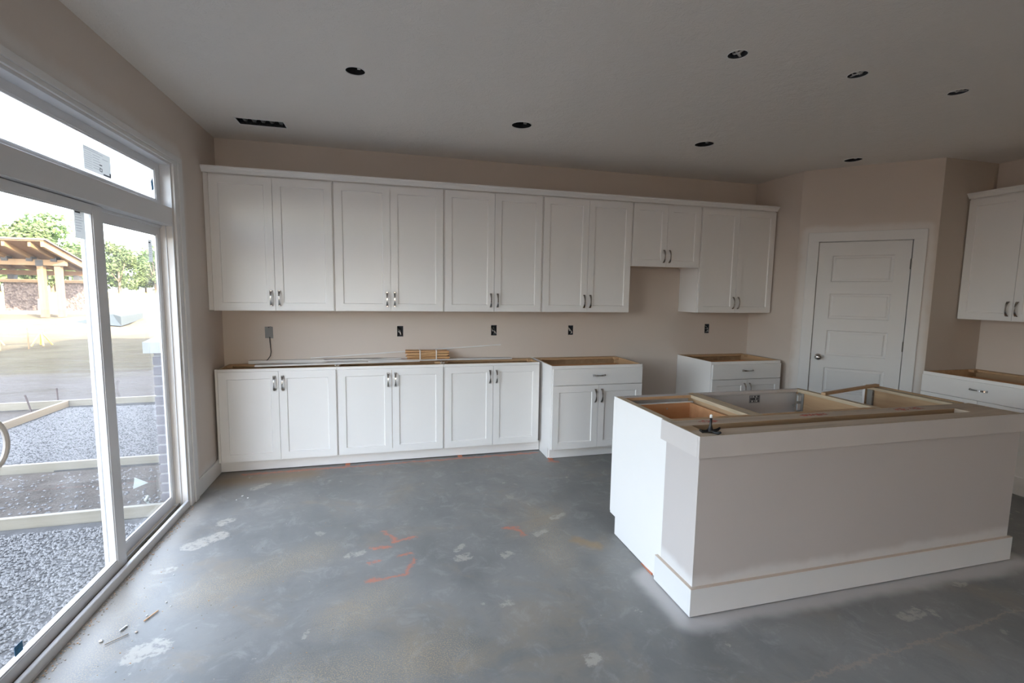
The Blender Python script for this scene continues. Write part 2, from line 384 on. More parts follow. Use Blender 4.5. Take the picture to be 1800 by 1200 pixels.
def box(x0, y0, z0, x1, y1, z1, mat, **o): return MB().box(x0, y0, z0, x1, y1, z1, mat, **o)
def tag(o, label, cat, group=None):
    o['label'] = label; o['category'] = cat
    if group: o['group'] = group
    return o
def thing(name, label, cat, loc=(0, 0, 0), rz=0, group=None):
    o = bpy.data.objects.new(name, None); COL.objects.link(o); o.location = loc; o.rotation_euler = (0, 0, rz); o.empty_display_size = .1
    return tag(o, label, cat, group)
def struct(o): o['kind'] = 'structure'; return o
def sroot(name, loc=(0, 0, 0), rz=0):
    o = bpy.data.objects.new(name, None); COL.objects.link(o); o.location = loc; o.rotation_euler = (0, 0, rz); return struct(o)
def link(me, name, parent, loc=(0, 0, 0), rot=(0, 0, 0)):
    o = bpy.data.objects.new(name, me); COL.objects.link(o); o.parent = parent; o.location = loc; o.rotation_euler = rot; return o

def holed(mb, O, U, V, W, w, h, th, holes, m_front, m_back, m_rev, rounds=()):
    """slab with openings: front face at O spanned by unit U, V; thickness th along W (away from the room)"""
    O, U, V, W = (Vector(q) for q in (O, U, V, W))
    rects = list(holes)+[(cx-r, cy-r, cx+r, cy+r) for cx, cy, r in rounds]
    us = sorted({0, w, *[q for r in rects for q in (r[0], r[2])]}); vs = sorted({0, h, *[q for r in rects for q in (r[1], r[3])]})
    us = [u for u in us if 0 <= u <= w]; vs = [v for v in vs if 0 <= v <= h]
    pt = lambda u, v, d: O+U*u+V*v+W*d
    for i in range(len(us)-1):
        for j in range(len(vs)-1):
            cu, cv = (us[i]+us[i+1])/2, (vs[j]+vs[j+1])/2
            if any(r[0] < cu < r[2] and r[1] < cv < r[3] for r in rects): continue
            for d, m in ((0, m_front), (th, m_back)):
                mb.poly([pt(us[i], vs[j], d), pt(us[i+1], vs[j], d), pt(us[i+1], vs[j+1], d), pt(us[i], vs[j+1], d)], m)
    for (a, b, c_, d_) in holes:
        q = [(a, b), (c_, b), (c_, d_), (a, d_)]
        for t in range(4):
            (p1, p2) = (q[t], q[(t+1) % 4]); mb.poly([pt(*p1, 0), pt(*p2, 0), pt(*p2, th), pt(*p1, th)], m_rev)
    for (cx, cy, r) in rounds:
        n = 32; sq = []; ci = []
        for t in range(n):
            a = 2*math.pi*(t+.5)/n; ca, sa = math.cos(a), math.sin(a); kx = 1/max(abs(ca), abs(sa))
            sq.append((cx+r*ca*kx, cy+r*sa*kx)); ci.append((cx+r*.985*ca, cy+r*.985*sa))
        for t in range(n):
            t2 = (t+1) % n; lst = [sq[t], sq[t2], ci[t2], ci[t]]
            a, b = sq[t], sq[t2]
            if abs(a[0]-b[0]) > 1e-6 and abs(a[1]-b[1]) > 1e-6:      # corner of the square
                lst = [a, (cx+math.copysign(r, (a[0]+b[0])/2-cx), cy+math.copysign(r, (a[1]+b[1])/2-cy)), b, ci[t2], ci[t]]
            for d, m in ((0, m_front), (th, m_back)): mb.poly([pt(u, v, d) for u, v in lst], m)
            mb.poly([pt(*ci[t], 0), pt(*ci[t2], 0), pt(*ci[t2], th), pt(*ci[t], th)], m_rev)
    bx = [(0, 0), (w, 0), (w, h), (0, h)]
    for t in range(4):
        p1, p2 = bx[t], bx[(t+1) % 4]; mb.poly([pt(*p1, 0), pt(*p2, 0), pt(*p2, th), pt(*p1, th)], m_back)

# ------------------------------------------------------------------ the setting: room shell
XR = 6.796; YB = -9.0
XS, YS, XE, YE = 5.383, -.617, 6.142, -1.376       # pantry corner: stub wall, 45 degree wall, return wall
DIAG = math.hypot(XE-XS, YE-YS)
struct(box(-.02, YB-.15, -.25, XR+.15, .15, 0, M['floor']).build('floor'))
OUT = [(.333, 1.106, .060, .101), (1.462, 1.110, .056, .099), (2.366, 1.113, .056, .102), (3.180, 1.112, .053, .098), (4.808, 1.119, .056, .102)]
mb = MB()
holed(mb, (0, 0, 0), (1, 0, 0), (0, 0, 1), (0, 1, 0), XR, H, .15, [(x, z, x+w_, z+h_) for x, z, w_, h_ in OUT], wall_mat('wall_paint_back'), M['brickm'], M['dark'])
struct(mb.build('wall_back'))
# left wall with the sliding door opening and one window further back in the room
DY0, DY1, DZT = -.89, -2.69, 2.35                  # sliding door and transom opening
WY0, WY1 = -2.95, -4.55
mb = MB()
holed(mb, (0, .15, 0), (0, -1, 0), (0, 0, 1), (-1, 0, 0), .15-YB, H, .10,
      [(.15-DY0, .0, .15-DY1, DZT), (.15-WY0, .3, .15-WY1, 2.35)],
      wall_mat('wall_paint_left', [((-.1, -2.82, 0), (.1, -.76, 2.41)), ((-.1, -.76, 0), (.1, 0, .10))], width=.11), M['brickm'], M['trim'])
struct(mb.build('wall_left'))
wr = wall_mat('wall_paint_right')
struct(box(XR, YB, 0, XR+.15, YE, H, wr).build('wall_right'))
mb = MB(); holed(mb, (0, YB, 0), (1, 0, 0), (0, 0, 1), (0, -1, 0), XR, H, .15, [(.4, .3, 1.65, 2.35)], wr, M['brickm'], M['trim']); struct(mb.build('wall_rear'))
w3 = sroot('added_window_3'); mb = MB()  # unseen window, added to let warm sun bounce in from behind the camera
for x_ in (.4, .82, 1.24): mb.box(x_, YB-.12, .5, x_+.06, YB-.05, 2.3, M['vinyl'])
mb.box(.46, YB-.12, .5, 1.24, YB-.05, .56, M['vinyl']); mb.box(.46, YB-.12, 2.24, 1.24, YB-.05, 2.3, M['vinyl']); mb.build('frame', w3)
box(.46, YB-.088, .56, 1.24, YB-.082, 2.24, M['glass']).build('pane', w3)
# pantry walls
mb = MB(); mb.prism([(XS, 0), (XS, YS), (XS+.09, YS+.04), (XS+.09, 0)], 2, 0, H, wr); struct(mb.build('wall_pantry_side'))
mb = MB(); D = Vector((XE-XS, YE-YS, 0)).normalized(); Nn = Vector((-D.y, D.x, 0))
Nn = Nn if Nn.dot(Vector((1, 1, 0))) > 0 else -Nn      # into the pantry
ds0, ds1, dzt = .175, .905, 2.078
da = Vector((XS, YS, 0))+D*.08; db = Vector((XS, YS, 0))+D*.995
holed(mb, (XS, YS, 0), tuple(D), (0, 0, 1), tuple(Nn), DIAG, H, .10, [(ds0, 0, ds1, dzt)],
      wall_mat('wall_paint_diagonal', [((da.x+.0, db.y, 0), (db.x, da.y, 2.17))], width=.085), wr, M['trim'])
struct(mb.build('wall_pantry_front'))
mb = MB(); mb.prism([(XE, YE), (XR, YE), (XR, YE+.1), (XE+.04, YE+.1)], 2, 0, H, wall_mat('wall_paint_return_shaded', c=(.52, .455, .395))); struct(mb.build('wall_pantry_return'))  # shade on the return wall put into a darker copy of the paint
# ceiling
CANS = [(1.209, -1.616, .056), (2.353, -1.047, .076), (3.910, -1.063, .076), (5.460, -1.071, .072)]
PEND = [(3.127, -2.388, .052), (3.917, -2.387, .052), (4.697, -2.378, .052)]
VENT = (.312, -.585, .640, -.440)
mb = MB()
holed(mb, (0, YB, H), (1, 0, 0), (0, 1, 0), (0, 0, 1), XR, -YB, .014, [(VENT[0], VENT[1]-YB, VENT[2], VENT[3]-YB)],
      M['ceiling'], M['dark'], M['paper'], rounds=[(x, y-YB, r) for x, y, r in CANS+PEND])
struct(mb.build('ceiling'))
# the rest of the house: upper storey with a hipped roof, and the wing beyond the back wall
mb = MB()
mb.box(-.10, YB-.2, 3.05, 9.5, 4.0, 6.0, M['brickm'], bottom=M['dark'])
mb.box(XR+.2, YB-.2, -.3, 9.5, 4.0, 3.05, M['brickm'])
mb.box(-.10, .3, -.3, XR+.2, 4.0, 3.05, M['brickm'])
e = .45; x0, x1, y0, y1 = -.22-e, 9.5+e, YB-.2-e, 4.0+e; zr = 6.0; rg = 8.2
A_, B_, C_, D_ = (x0, y0, zr), (x1, y0, zr), (x1, y1, zr), (x0, y1, zr); E_, F_ = ((x0+x1)/2, y0+4.5, rg), ((x0+x1)/2, y1-4.5, rg)
for f in ([A_, B_, E_], [B_, C_, F_, E_], [C_, D_, F_], [D_, A_, E_, F_], [A_, D_, C_, B_]): mb.poly(f, M['shingle'])
struct(mb.build('house_exterior'))
struct(box(-.10, YB-.2, 2.9, XR+.18, .3, 3.05, M['dark']).build('attic_floor'))

# baseboards and door casings
def casing(name, pieces):
    mb = MB()
    for p in pieces: mb.box(*p, M['trim'])
    return struct(mb.build(name, bevel=.0012))
casing('trim_1', [(0.0005, -.826, 0, .014, -.885, 2.352), (.0005, -.76, 0, .022, -.825, 2.375), (0.0005, -2.70, 0, .014, -2.744, 2.352), (0.0005, -2.745, 0, .022, -2.81, 2.375),
                  (.0005, -2.744, 2.353, .014, -.826, 2.375), (.0005, -2.81, 2.376, .022, -.76, 2.41)])
struct(box(.0005, -.755, 0, .015, -.002, .13, M['trim']).build('baseboard_left', bevel=.003))
struct(box(.0005, YB+.01, 0, .015, -2.82, .13, M['trim']).build('baseboard_left', bevel=.003))
struct(box(XS-.014, YS+.01, 0, XS-.001, -.001, .13, M['trim']).build('baseboard_right', bevel=.003))
# pantry door casing
rzD = math.atan2(D.y, D.x)
cs = sroot('trim_2', (XS, YS, 0), rzD)
mb = MB(); mb.box(.083, -.018, 0, .176, -.001, dzt+.002, M['trim']); mb.box(.904, -.018, 0, .997, -.001, dzt+.002, M['trim']); mb.box(.083, -.018, dzt+.002, .997, -.001, 2.168, M['trim'])
mb.build('casing', cs, bevel=.0025)
mb = MB(); mb.box(ds0, .035, 0, ds0+.01, .09, dzt, M['trim']); mb.box(ds1-.01, .035, 0, ds1, .09, dzt, M['trim']); mb.box(ds0, .035, dzt-.01, ds1, .09, dzt, M['trim']); mb.build('door_stop', cs)

# ------------------------------------------------------------------ panelled pantry door
dr = sroot('door_2', (XS+D.x*(ds0+.006), YS+D.y*(ds0+.006), 0), rzD)
dw, dh = ds1-ds0-.012, dzt-.008
mb = MB()
pz = [(.12, .34), (.595, .845), (.965, 1.215), (1.330, 1.577), (1.690, 1.943)]
pz[0] = (.225, .475)
us = [0, .118, dw-.118, dw]; cell = [0]
for a, b in pz: cell += [a, b]
cell.append(dh)
yf, yp = 0.0, .009
for i in range(3):
    for j in range(len(cell)-1):
        if i == 1 and j % 2 == 1: continue
        mb.poly([(us[i], yf, cell[j]), (us[i+1], yf, cell[j]), (us[i+1], yf, cell[j+1]), (us[i], yf, cell[j+1])], M['trim'])
for a, b in pz:
    rings = [(0, yf), (.008, yp), (.020, yp), (.032, .004)]
    for (d0, y0_), (d1, y1_) in zip(rings, rings[1:]):
        o_ = [(us[1]+d0, a+d0), (us[2]-d0, a+d0), (us[2]-d0, b-d0), (us[1]+d0, b-d0)]; i_ = [(us[1]+d1, a+d1), (us[2]-d1, a+d1), (us[2]-d1, b-d1), (us[1]+d1, b-d1)]
        for t in range(4):
            t2 = (t+1) % 4; mb.poly([(o_[t][0], y0_, o_[t][1]), (o_[t2][0], y0_, o_[t2][1]), (i_[t2][0], y1_, i_[t2][1]), (i_[t][0], y1_, i_[t][1])], M['trim'])
    mb.poly([(x, .004, z) for x, z in i_], M['trim'])
for q in ([(0, 0, .01), (0, .035, .01), (0, .035, dh), (0, 0, dh)], [(dw, 0, .01), (dw, .035, .01), (dw, .035, dh), (dw, 0, dh)], [(0, 0, dh), (dw, 0, dh), (dw, .035, dh), (0, .035, dh)],
          [(0, .035, .01), (dw, .035, .01), (dw, .035, dh), (0, .035, dh)]): mb.poly(q, M['trim'])
sl_ = mb.build('slab', dr)
def lathe(mb, prof, c, axis, mat, n=20):
    """prof: (distance along axis, radius)"""
    c = Vector(c); axis = Vector(axis).normalized(); mb.tube([c+axis*d for d, r in prof], [max(r, 1e-4) for d, r in prof], mat, n)
mb = MB(); lathe(mb, [(0, .031), (-.006, .031), (-.010, .024), (-.012, .011), (-.030, .010), (-.036, .020), (-.045, .027), (-.055, .027), (-.062, .020), (-.065, .004)], (.062, -.0005, .945), (0, 1, 0), M['steel'])
mb.build('knob', dr, smooth=True)
for z in (.25, 1.09, 1.855):
    mb = MB(); mb.tube([(dw+.004, -.009, z-.048), (dw+.004, -.009, z+.048)], .007, M['hinge'], 10); mb.box(dw-.004, -.004, z-.045, dw+.012, -.001, z+.045, M['hinge']); mb.build('hinge', dr)
mb = MB(); mb.box(-.004, .004, .915, -.001, .028, .975, M['steel']); mb.build('latch_plate', dr)

# ------------------------------------------------------------------ sliding glass door, transom
sd_ = sroot('door_1')
mb = MB()
V = M['vinyl']; J = M['jamb_beige']
mb.box(-.10, DY0, .03, 0, DY0-.012, 2.062, J)
pass
mb.box(-.045, DY0-.012, .03, -.040, DY0-.020, 1.945, V); mb.box(-.004, DY0-.012, .03, 0.0, DY0-.02, 1.945, V)
mb.box(-.10, DY1, .03, 0, DY1+.030, 1.945, J)
mb.build('jamb', sd_)
mb = MB(); mb.box(-.10, DY1, 1.945, .0, DY0-.012, 2.062, V); mb.box(-.078, DY1+.03, 1.93, -.068, DY0-.012, 1.945, V); mb.build('mullion', sd_, bevel=.002)
mb = MB(); mb.box(-.110, DY1, -.02, .004, DY0, .012, V); mb.box(-.018, DY1+.0, .012, .004, DY0-.0, .048, V); mb.box(-.110, DY1, .012, -.100, DY0, .04, V); mb.build('sill', sd_, bevel=.003)
mb = MB(); mb.box(-.099, DY1+.01, .012, -.019, DY0-.003, .0145, M['track']); mb.box(-.060, DY1+.01, .0145, -.054, DY0-.012, .034, M['zinc']); mb.box(-.034, DY1+.01, .0145, -.030, DY0-.012, .03, M['track']); mb.build('track', sd_)
mb = MB(); rr = random.Random(3)
for t in range(120):
    y = rr.uniform(-1.62, -.93); x = rr.uniform(-.052, -.022); s_ = rr.uniform(.002, .005)
    mb.box(x, y, .0146, x+s_, y+s_*1.6, .0146+s_, rr.choice([M['paper'], M['shim'], M['track'], M['leaf_a']]))
g = mb.build('track_debris', sd_); g['kind'] = 'stuff'
def sash(name, x0, x1, ya, yb, z0, z1, stile_r, stile_l, rail_t, rail_b, parent, mat=V):
    """panel in the wall plane; ya is the end nearer the back wall"""
    mb = MB()
    mb.box(x0, ya, z0, x1, ya-stile_r, z1, mat); mb.box(x0, yb+stile_l, z0, x1, yb, z1, mat)
    mb.box(x0, ya-stile_r, z1-rail_t, x1, yb+stile_l, z1, mat); mb.box(x0, ya-stile_r, z0, x1, yb+stile_l, z0+rail_b, mat)
    # glazing beads inside the frame
    a, b, c_, d_ = ya-stile_r, yb+stile_l, z0+rail_b, z1-rail_t; xm = x1-.010; g = .006
    for (p, q, r, s_) in ((a, a-g, c_, d_), (b+g, b, c_, d_), (a, b, c_, c_+g), (a, b, d_-g, d_)):
        mb.box(xm-.006, p, r, xm+.006, q, s_, mat)
    o = mb.build(name, parent, bevel=.0015)
    mb = MB(); mb.box(xm-.009, a-g*.6, c_+g*.6, xm-.007, a-g, d_-g*.6, M['zinc']); 
    gp = MB(); gp.box(xm-.003, a-.004, c_+.004, xm+.003, b+.004, d_-.004, M['glass']); gp.build('glass', o)
    return o
fixed = sash('fixed_panel', -.095, -.078, DY0-.013, -1.745, .035, 1.935, .046, .060, .055, .062, sd_)
slide = sash('sliding_panel', -.068, -.030, -1.668, -2.655, .036, 1.94, .088, .075, .042, .056, sd_)
# handle: D pull on the sliding panel
mb = MB(); pts = []
for t in range(17):
    a = math.pi*t/16; pts.append((-.030-.004+.050*math.sin(a)**.7, -2.575+.075*math.sin(a)**.8, .975-.105*math.cos(a)))
mb.tube(pts, .010, M['jamb_beige'], 8); mb.box(-.0299, -2.595, .83, -.024, -2.557, 1.12, M['jamb_beige']); mb.build('handle', slide, smooth=False)
def sticker(parent, x, y0, y1, z0, z1, lines, mat=M['label'], extra=()):
    mb = MB()
    def q4(xx, ya, za, yb, zb, m): mb.poly([(xx, ya, za), (xx, yb, za), (xx, yb, zb), (xx, ya, zb)], m)
    ys = sorted({0, 1, *[v for l_ in lines for v in (l_[0], l_[2])]}); zs = sorted({0, 1, *[v for l_ in lines for v in (l_[1], l_[3])]})
    for i in range(len(ys)-1):
        for j in range(len(zs)-1):
            cy, cz, m = (ys[i]+ys[i+1])/2, (zs[j]+zs[j+1])/2, mat
            for l_ in lines:
                if l_[0] < cy < l_[2] and l_[1] < cz < l_[3]: m = l_[4]
            q4(x, y0+(y1-y0)*ys[i], z0+(z1-z0)*zs[j], y0+(y1-y0)*ys[i+1], z0+(z1-z0)*zs[j+1], m)
    return mb.build('label_sticker', parent)
gi, gk = M['ink_grey'], M['ink']
rr = random.Random(11)
small = [(.12, .84, .62, .90, gk)]+[(.12, .78-.09*i, rr.uniform(.5, .9), .80-.09*i, gi) for i in range(7)]
sticker(slide, -.0365, -1.895, -1.815, 1.765, 1.905, small)
sticker(fixed, -.0845, -1.062, -1.010, 1.700, 1.840, small)
mb = MB(); mb.box(-.0368, -2.478, .115, -.0362, -2.435, .155, M['blue']); mb.box(-.0362, -2.466, .122, -.0359, -2.448, .138, M['teal']); mb.build('corner_sticker', slide)
# transom
tw = sroot('window_1')
mb = MB(); zb_, zt_ = 2.062, 2.35
mb.box(-.10, DY0, zb_, 0, DY0-.012, zt_, V); mb.box(-.10, DY1, zb_, 0, DY1+.012, zt_, V); mb.box(-.10, DY1+.012, zt_-.012, 0, DY0-.012, zt_, V); mb.build('jamb_extension', tw)
tf = sash('frame', -.090, -.062, DY0-.012, DY1+.012, zb_, zt_-.012, .062, .062, .045, .038, tw)
# energy label, six columns of print, a small shield and a black bar
L = [(.04, .93, .55, .955, gi), (.04, .86, .70, .885, gi)]
for i in range(8): L.append((.04, .76-.09*i, .28+.02*(i % 3), .775-.09*i, gi))
for i in range(6): L.append((.33, .74-.11*i, .60-.03*(i % 2), .765-.11*i, gi))
L += [(.68, .72, .90, .745, gi), (.56, .14, .655, .30, gk), (.585, .17, .63, .27, M['label']), (.56, .40, .66, .45, gk), (.69, .03, .985, .10, gk), (.93, .10, .985, .22, gk)]
sticker(tf, -.0685, -1.72, -1.475, 2.118, 2.235, L)
mb = MB()
mb.poly([(-.0690, -.985, 2.235), (-.0690, -.978, 2.165), (-.0690, -1.000, 2.150), (-.0690, -1.012, 2.205)], M['teal']); mb.build('blue_tape', tf)
# window in the rear part of the left wall
w2 = sroot('window_2')
mb = MB(); seg3 = ((WY0, -3.85), (-3.85, WY1))
for (a, b) in seg3:
    mb.box(-.095, a, .3, -.05, a-.05, 2.35, V); mb.box(-.095, b+.05, .3, -.05, b, 2.35, V); mb.box(-.095, a-.05, .3, -.05, b+.05, .35, V); mb.box(-.095, a-.05, 2.30, -.05, b+.05, 2.35, V)
mb.build('frame', w2)
for (a, b) in seg3: box(-.088, a-.05, .35, -.082, b+.05, 2.3, M['glass']).build('pane', w2)
casing('trim_3', [(.0005, WY0+.085, .21, .02, WY0+.002, 2.435), (.0005, WY1-.002, .21, .02, WY1-.085, 2.435), (.0005, WY0+.002, 2.352, .02, WY1-.002, 2.435), (.0005, WY0+.002, .21, .03, WY1-.002, .298)])

# ------------------------------------------------------------------ cabinets
WH = M['white']
def door_mesh(w, h, fr=.060):
    mb = MB(); t = .020; us = [0, fr, w-fr, w]; vs = [0, fr, h-fr, h]
    for i in range(3):
        for j in range(3):
            if i == 1 and j == 1: continue
            mb.poly([(us[i], -t, vs[j]), (us[i+1], -t, vs[j]), (us[i+1], -t, vs[j+1]), (us[i], -t, vs[j+1])], WH)
    g = .005; o_ = [(fr, fr), (w-fr, fr), (w-fr, h-fr), (fr, h-fr)]; i_ = [(fr+g, fr+g), (w-fr-g, fr+g), (w-fr-g, h-fr-g), (fr+g, h-fr-g)]
    for q in range(4):
        q2 = (q+1) % 4; mb.poly([(o_[q][0], -t, o_[q][1]), (o_[q2][0], -t, o_[q2][1]), (i_[q2][0], -t+.009, i_[q2][1]), (i_[q][0], -t+.009, i_[q][1])], WH)
    mb.poly([(x, -t+.009, z) for x, z in i_], WH)
    for q in ([(0, -t, 0), (0, 0, 0), (0, 0, h), (0, -t, h)], [(w, -t, 0), (w, 0, 0), (w, 0, h), (w, -t, h)], [(0, -t, 0), (w, -t, 0), (w, 0, 0), (0, 0, 0)], [(0, -t, h), (w, -t, h), (w, 0, h), (0, 0, h)], [(0, 0, 0), (w, 0, 0), (w, 0, h), (0, 0, h)]): mb.poly(q, WH)
    return mb.mesh('cabinet_door')
mb = MB(); n = 14; L2 = .063                        # bow pull, broad at the ends and pinched in the middle
sec = []
for i in range(n+1):
    t = -1+2*i/n; off = .027*max(0, 1-abs(t)**2.6); wd = .0042+.0062*abs(t)**1.5; th = .0045
    sec.append((t*L2, off, wd, th))
for (a, b) in zip(sec, sec[1:]):
    c = [[(s_*p[2], -(p[1]+e_*p[3]), p[0]) for s_, e_ in ((-1, 0), (1, 0), (1, 1), (-1, 1))] for p in (a, b)]
    for q in range(4): q2 = (q+1) % 4; mb.poly([c[0][q], c[0][q2], c[1][q2], c[1][q]], M['steel'])
for p in (sec[0], sec[-1]): mb.poly([(s_*p[2], -(p[1]+e_*p[3]), p[0]) for s_, e_ in ((-1, 0), (1, 0), (1, 1), (-1, 1))], M['steel'])
for z in (-L2*.93, L2*.93): mb.box(-.005, -.012, z-.004, .005, -.0005, z+.004, M['steel'])
PULL = mb.mesh('pull', bevel=0)
_dc = {}
def put_door(parent, x, y, z, w, h, side, top):
    key = (round(w, 4), round(h, 4))
    if key not in _dc: _dc[key] = door_mesh(w, h)
    d = link(_dc[key], 'door', parent, (x, y, z))
    hx = w-.030 if side == 'l' else .030
    link(PULL, 'handle', d, (hx, -.0205, h-.100 if top else .100)); return d
def upper(name, label, w, h, d, loc, rz=0, group=None):
    t = thing(name, label, 'cabinet', loc, rz, group)
    mb = MB(); mb.box(.001, -(d-.021), .0, w-.001, -.002, h, WH, bottom=M['ply']); mb.box(.001, -(d-.021), -.012, .02, -.002, 0, WH); mb.box(w-.02, -(d-.021), -.012, w-.001, -.002, 0, WH); mb.box(.02, -(d-.021), -.012, w-.02, -(d-.021)+.02, 0, WH)
    mb.build('carcass', t)
    e = .009; dwid = (w-2*e-.003)/2
    put_door(t, e, -(d-.020), .002-.010, dwid, h-.010, 'l', False)
    put_door(t, e+dwid+.003, -(d-.020), .002-.010, dwid, h-.010, 'r', False)
    return t
def base(name, label, w, d, loc, rz=0, drawer=False, group=None, h=.883, toe=.103, own_toe=True, rails=True):
    t = thing(name, label, 'cabinet', loc, rz, group); yf = -(d-.021); P_ = M['ply']; Eg = M['plyedge']
    for nm, xa, xb, ov in (('side_panel', .001, .016, dict(left=WH)), ('side_panel', w-.016, w-.001, dict(right=WH))):
        mb = MB(); mb.box(xa, yf+.019, toe, xb, -.002, h, P_, top=Eg, **ov); mb.box(xa, yf+.075, .002, xb, -.002, toe+.001, WH); mb.build(nm, t)
    mb = MB(); mb.box(.016, -.016, toe, w-.016, -.003, h, P_, top=Eg); mb.build('back_panel', t)
    mb = MB(); mb.box(.016, yf+.019, toe+.0, w-.016, -.016, toe+.014, M['plyx']); mb.build('bottom_panel', t)
    mb = MB(); mb.box(.001, yf, toe, .040, yf+.019, h, WH, back=P_, top=Eg); mb.box(w-.040, yf, toe, w-.001, yf+.019, h, WH, back=P_, top=Eg)
    mb.box(.040, yf, h-.040, w-.040, yf+.019, h, WH, back=P_, top=M['plyx']); mb.box(.040, yf, toe, w-.040, yf+.019, toe+.03, WH, back=P_)
    if drawer: mb.box(.040, yf, .700, w-.040, yf+.019, .725, WH, back=P_)
    mb.build('face_frame', t)
    if rails:
        mb = MB(); mb.box(.016, -.075, h-.018, w-.016, -.016, h-.001, M['plyx']); mb.build('stretcher', t)
        for xa, xb in ((.016, .075), (w-.075, w-.016)): box(xa, yf+.02, h-.030, xb, yf+.075, h-.012, P_).build('corner_block', t)
        for xa, xb in ((.016, .060), (w-.060, w-.016)): box(xa, -.12, h-.022, xb, -.076, h-.002, P_).build('corner_block', t)
    if own_toe:
        mb = MB(); mb.box(.016, yf+.060, .004, w-.016, yf+.074, toe, WH); mb.build('toe_kick', t)
    e = .009; dwid = (w-2*e-.003)/2; zt = h-.022
    if drawer:
        mb = MB(); mb.box(0, -.020, 0, w-2*e, 0, .150, WH); dd = mb.build('drawer', t, bevel=.0015, loc=(e, yf-.001, .706))
        link(PULL, 'handle', dd, ((w-2*e)/2, -.0205, .085), (0, math.pi/2, 0))
        mb = MB()
        za, zc, xa, xb, ya, yb = .012, .115, .03, w-2*e-.03, .005, d-.12
        mb.box(xa, ya, za, xa+.013, yb, zc, M['drawerwood']); mb.box(xb-.013, ya, za, xb, yb, zc, M['drawerwood']); mb.box(xa+.013, yb-.013, za, xb-.013, yb, zc, M['drawerwood'])
        mb.box(xa+.013, ya+.001, za, xb-.013, ya+.014, zc, M['drawerwood']); mb.box(xa+.013, ya+.014, za, xb-.013, yb-.013, za+.008, M['plyx']); mb.build('drawer_box', dd)
        zt = .700
    put_door(t, e, yf-.001, toe+.006, dwid, zt-toe-.006, 'l', True)
    put_door(t, e+dwid+.003, yf-.001, toe+.006, dwid, zt-toe-.006, 'r', True)
    return t
X0, W, W2, DU, DD, ZU, ZT = .036, .9130, .769, .332, .595, 1.372, 2.435
hU = ZT-ZU
names = ['tall white double-door wall cabinet in the corner beside the glass door', 'tall white double-door wall cabinet, second from the glass door', 'tall white double-door wall cabinet, third from the glass door', 'tall white double-door wall cabinet just left of the short one']
for i in range(4): upper('wall_cabinet', names[i], W, hU, DU, (X0+i*W, -.001, ZU), group='wall cabinets along the back wall')
XQ = X0+4*W
upper('wall_cabinet', 'short white double-door wall cabinet over the gap for the range', W2, ZT-1.826, DU, (XQ, -.001, 1.826), group='wall cabinets along the back wall')
upper('wall_cabinet', 'tall white double-door wall cabinet at the right end of the back wall', .914-.002, hU, DU, (XQ+W2, -.001, ZU), group='wall cabinets along the back wall')
upper('wall_cabinet', 'white wall cabinet on the right-hand wall beyond the pantry door', .81, hU+.01, DU, (XR-.001, YE-.003, ZU), -math.pi/2)
# crown mouldings
def crown(mb, p0, p1, mat, d0=DU, z=ZT, endl=True, endr=True):
    prof = [(0, -.030), (.007, -.030), (.007, -.024), (.012, -.018), (.024, -.004), (.028, .006), (.034, .008), (.034, .018), (-.03, .018), (-.03, -.0)]
    # straight front run along local x
    mb.prism([(-(d0+a), z+b) for a, b in prof], 0, p0-.034, p1+.034 if endr else p1, mat)
    if endl:
        mb.prism([(p0-a, z+b) for a, b in prof], 1, -(d0+.0), -.004, mat)
ct = thing('crown_moulding', 'long white crown moulding along the tops of the back wall cabinets', 'moulding')
mb = MB(); crown(mb, X0, XQ+W2+.912, WH, z=ZT+.022, endr=False); mb.build('moulding', ct)
ct = thing('crown_moulding', 'short white crown moulding on top of the right-hand wall cabinet', 'moulding', (XR-.001, YE-.003, 0), -math.pi/2)
mb = MB(); crown(mb, .036, .81, WH, z=ZT+.032); mb.build('moulding', ct)
# filler strips
tag(box(.002, -.311, ZU-.008, X0-.001, -.290, ZT, WH).build('filler_strip'), 'narrow white filler strip between the left wall and the first wall cabinet', 'strip')
tag(box(.017, -.311, .103, X0-.001, -.290, .883, WH).build('filler_strip'), 'narrow white filler strip between the left wall and the first base cabinet', 'strip')
# base run
bn = ['white shallow double-door base cabinet beside the sliding glass door', 'white shallow double-door base cabinet in the middle of the three', 'white shallow double-door base cabinet next to the deeper drawer cabinet']
for i in range(3): base('base_cabinet', bn[i], W, DU, (X0+i*W, -.001, 0), group='shallow base cabinets on the back wall', own_toe=False)
tag(box(.017, -.262, .008, X0+3*W+.026, -.248, .101, WH).build('toe_kick_board'), 'long white toe kick board under the three shallow base cabinets', 'board')
XD = X0+3*W+.03
base('base_cabinet', 'deep white base cabinet with one drawer left of the range gap', W, DD, (XD, -.001, 0), drawer=True)
XQ2 = XQ+W2+.02
base('base_cabinet', 'deep white base cabinet with one drawer right of the range gap', .835, DD, (XQ2, -.001, 0), drawer=True)
base('base_cabinet', 'white base cabinet with a drawer on the right-hand wall', .895, .690, (XR-.001, YE-.003, 0), -math.pi/2, drawer=True)
base('base_cabinet', 'white base cabinet on the right-hand wall nearest the camera', .914, .690, (XR-.001, YE-.900, 0), -math.pi/2, drawer=True)
# orange shims under the cabinets
for (x, y, lab) in ((1.02, -.27, 'small orange shim under the first cabinet joint'), (2.02, -.27, 'small orange shim under the second cabinet joint'), (2.83, -.535, 'small orange shim under the corner of the deep cabinet')):
    tag(MB().prism([(y-.03, .0005), (y+.03, .0005), (y+.03, .007)], 0, x-.02, x+.02, M['orange_shim']).build('shim'), lab, 'shim')

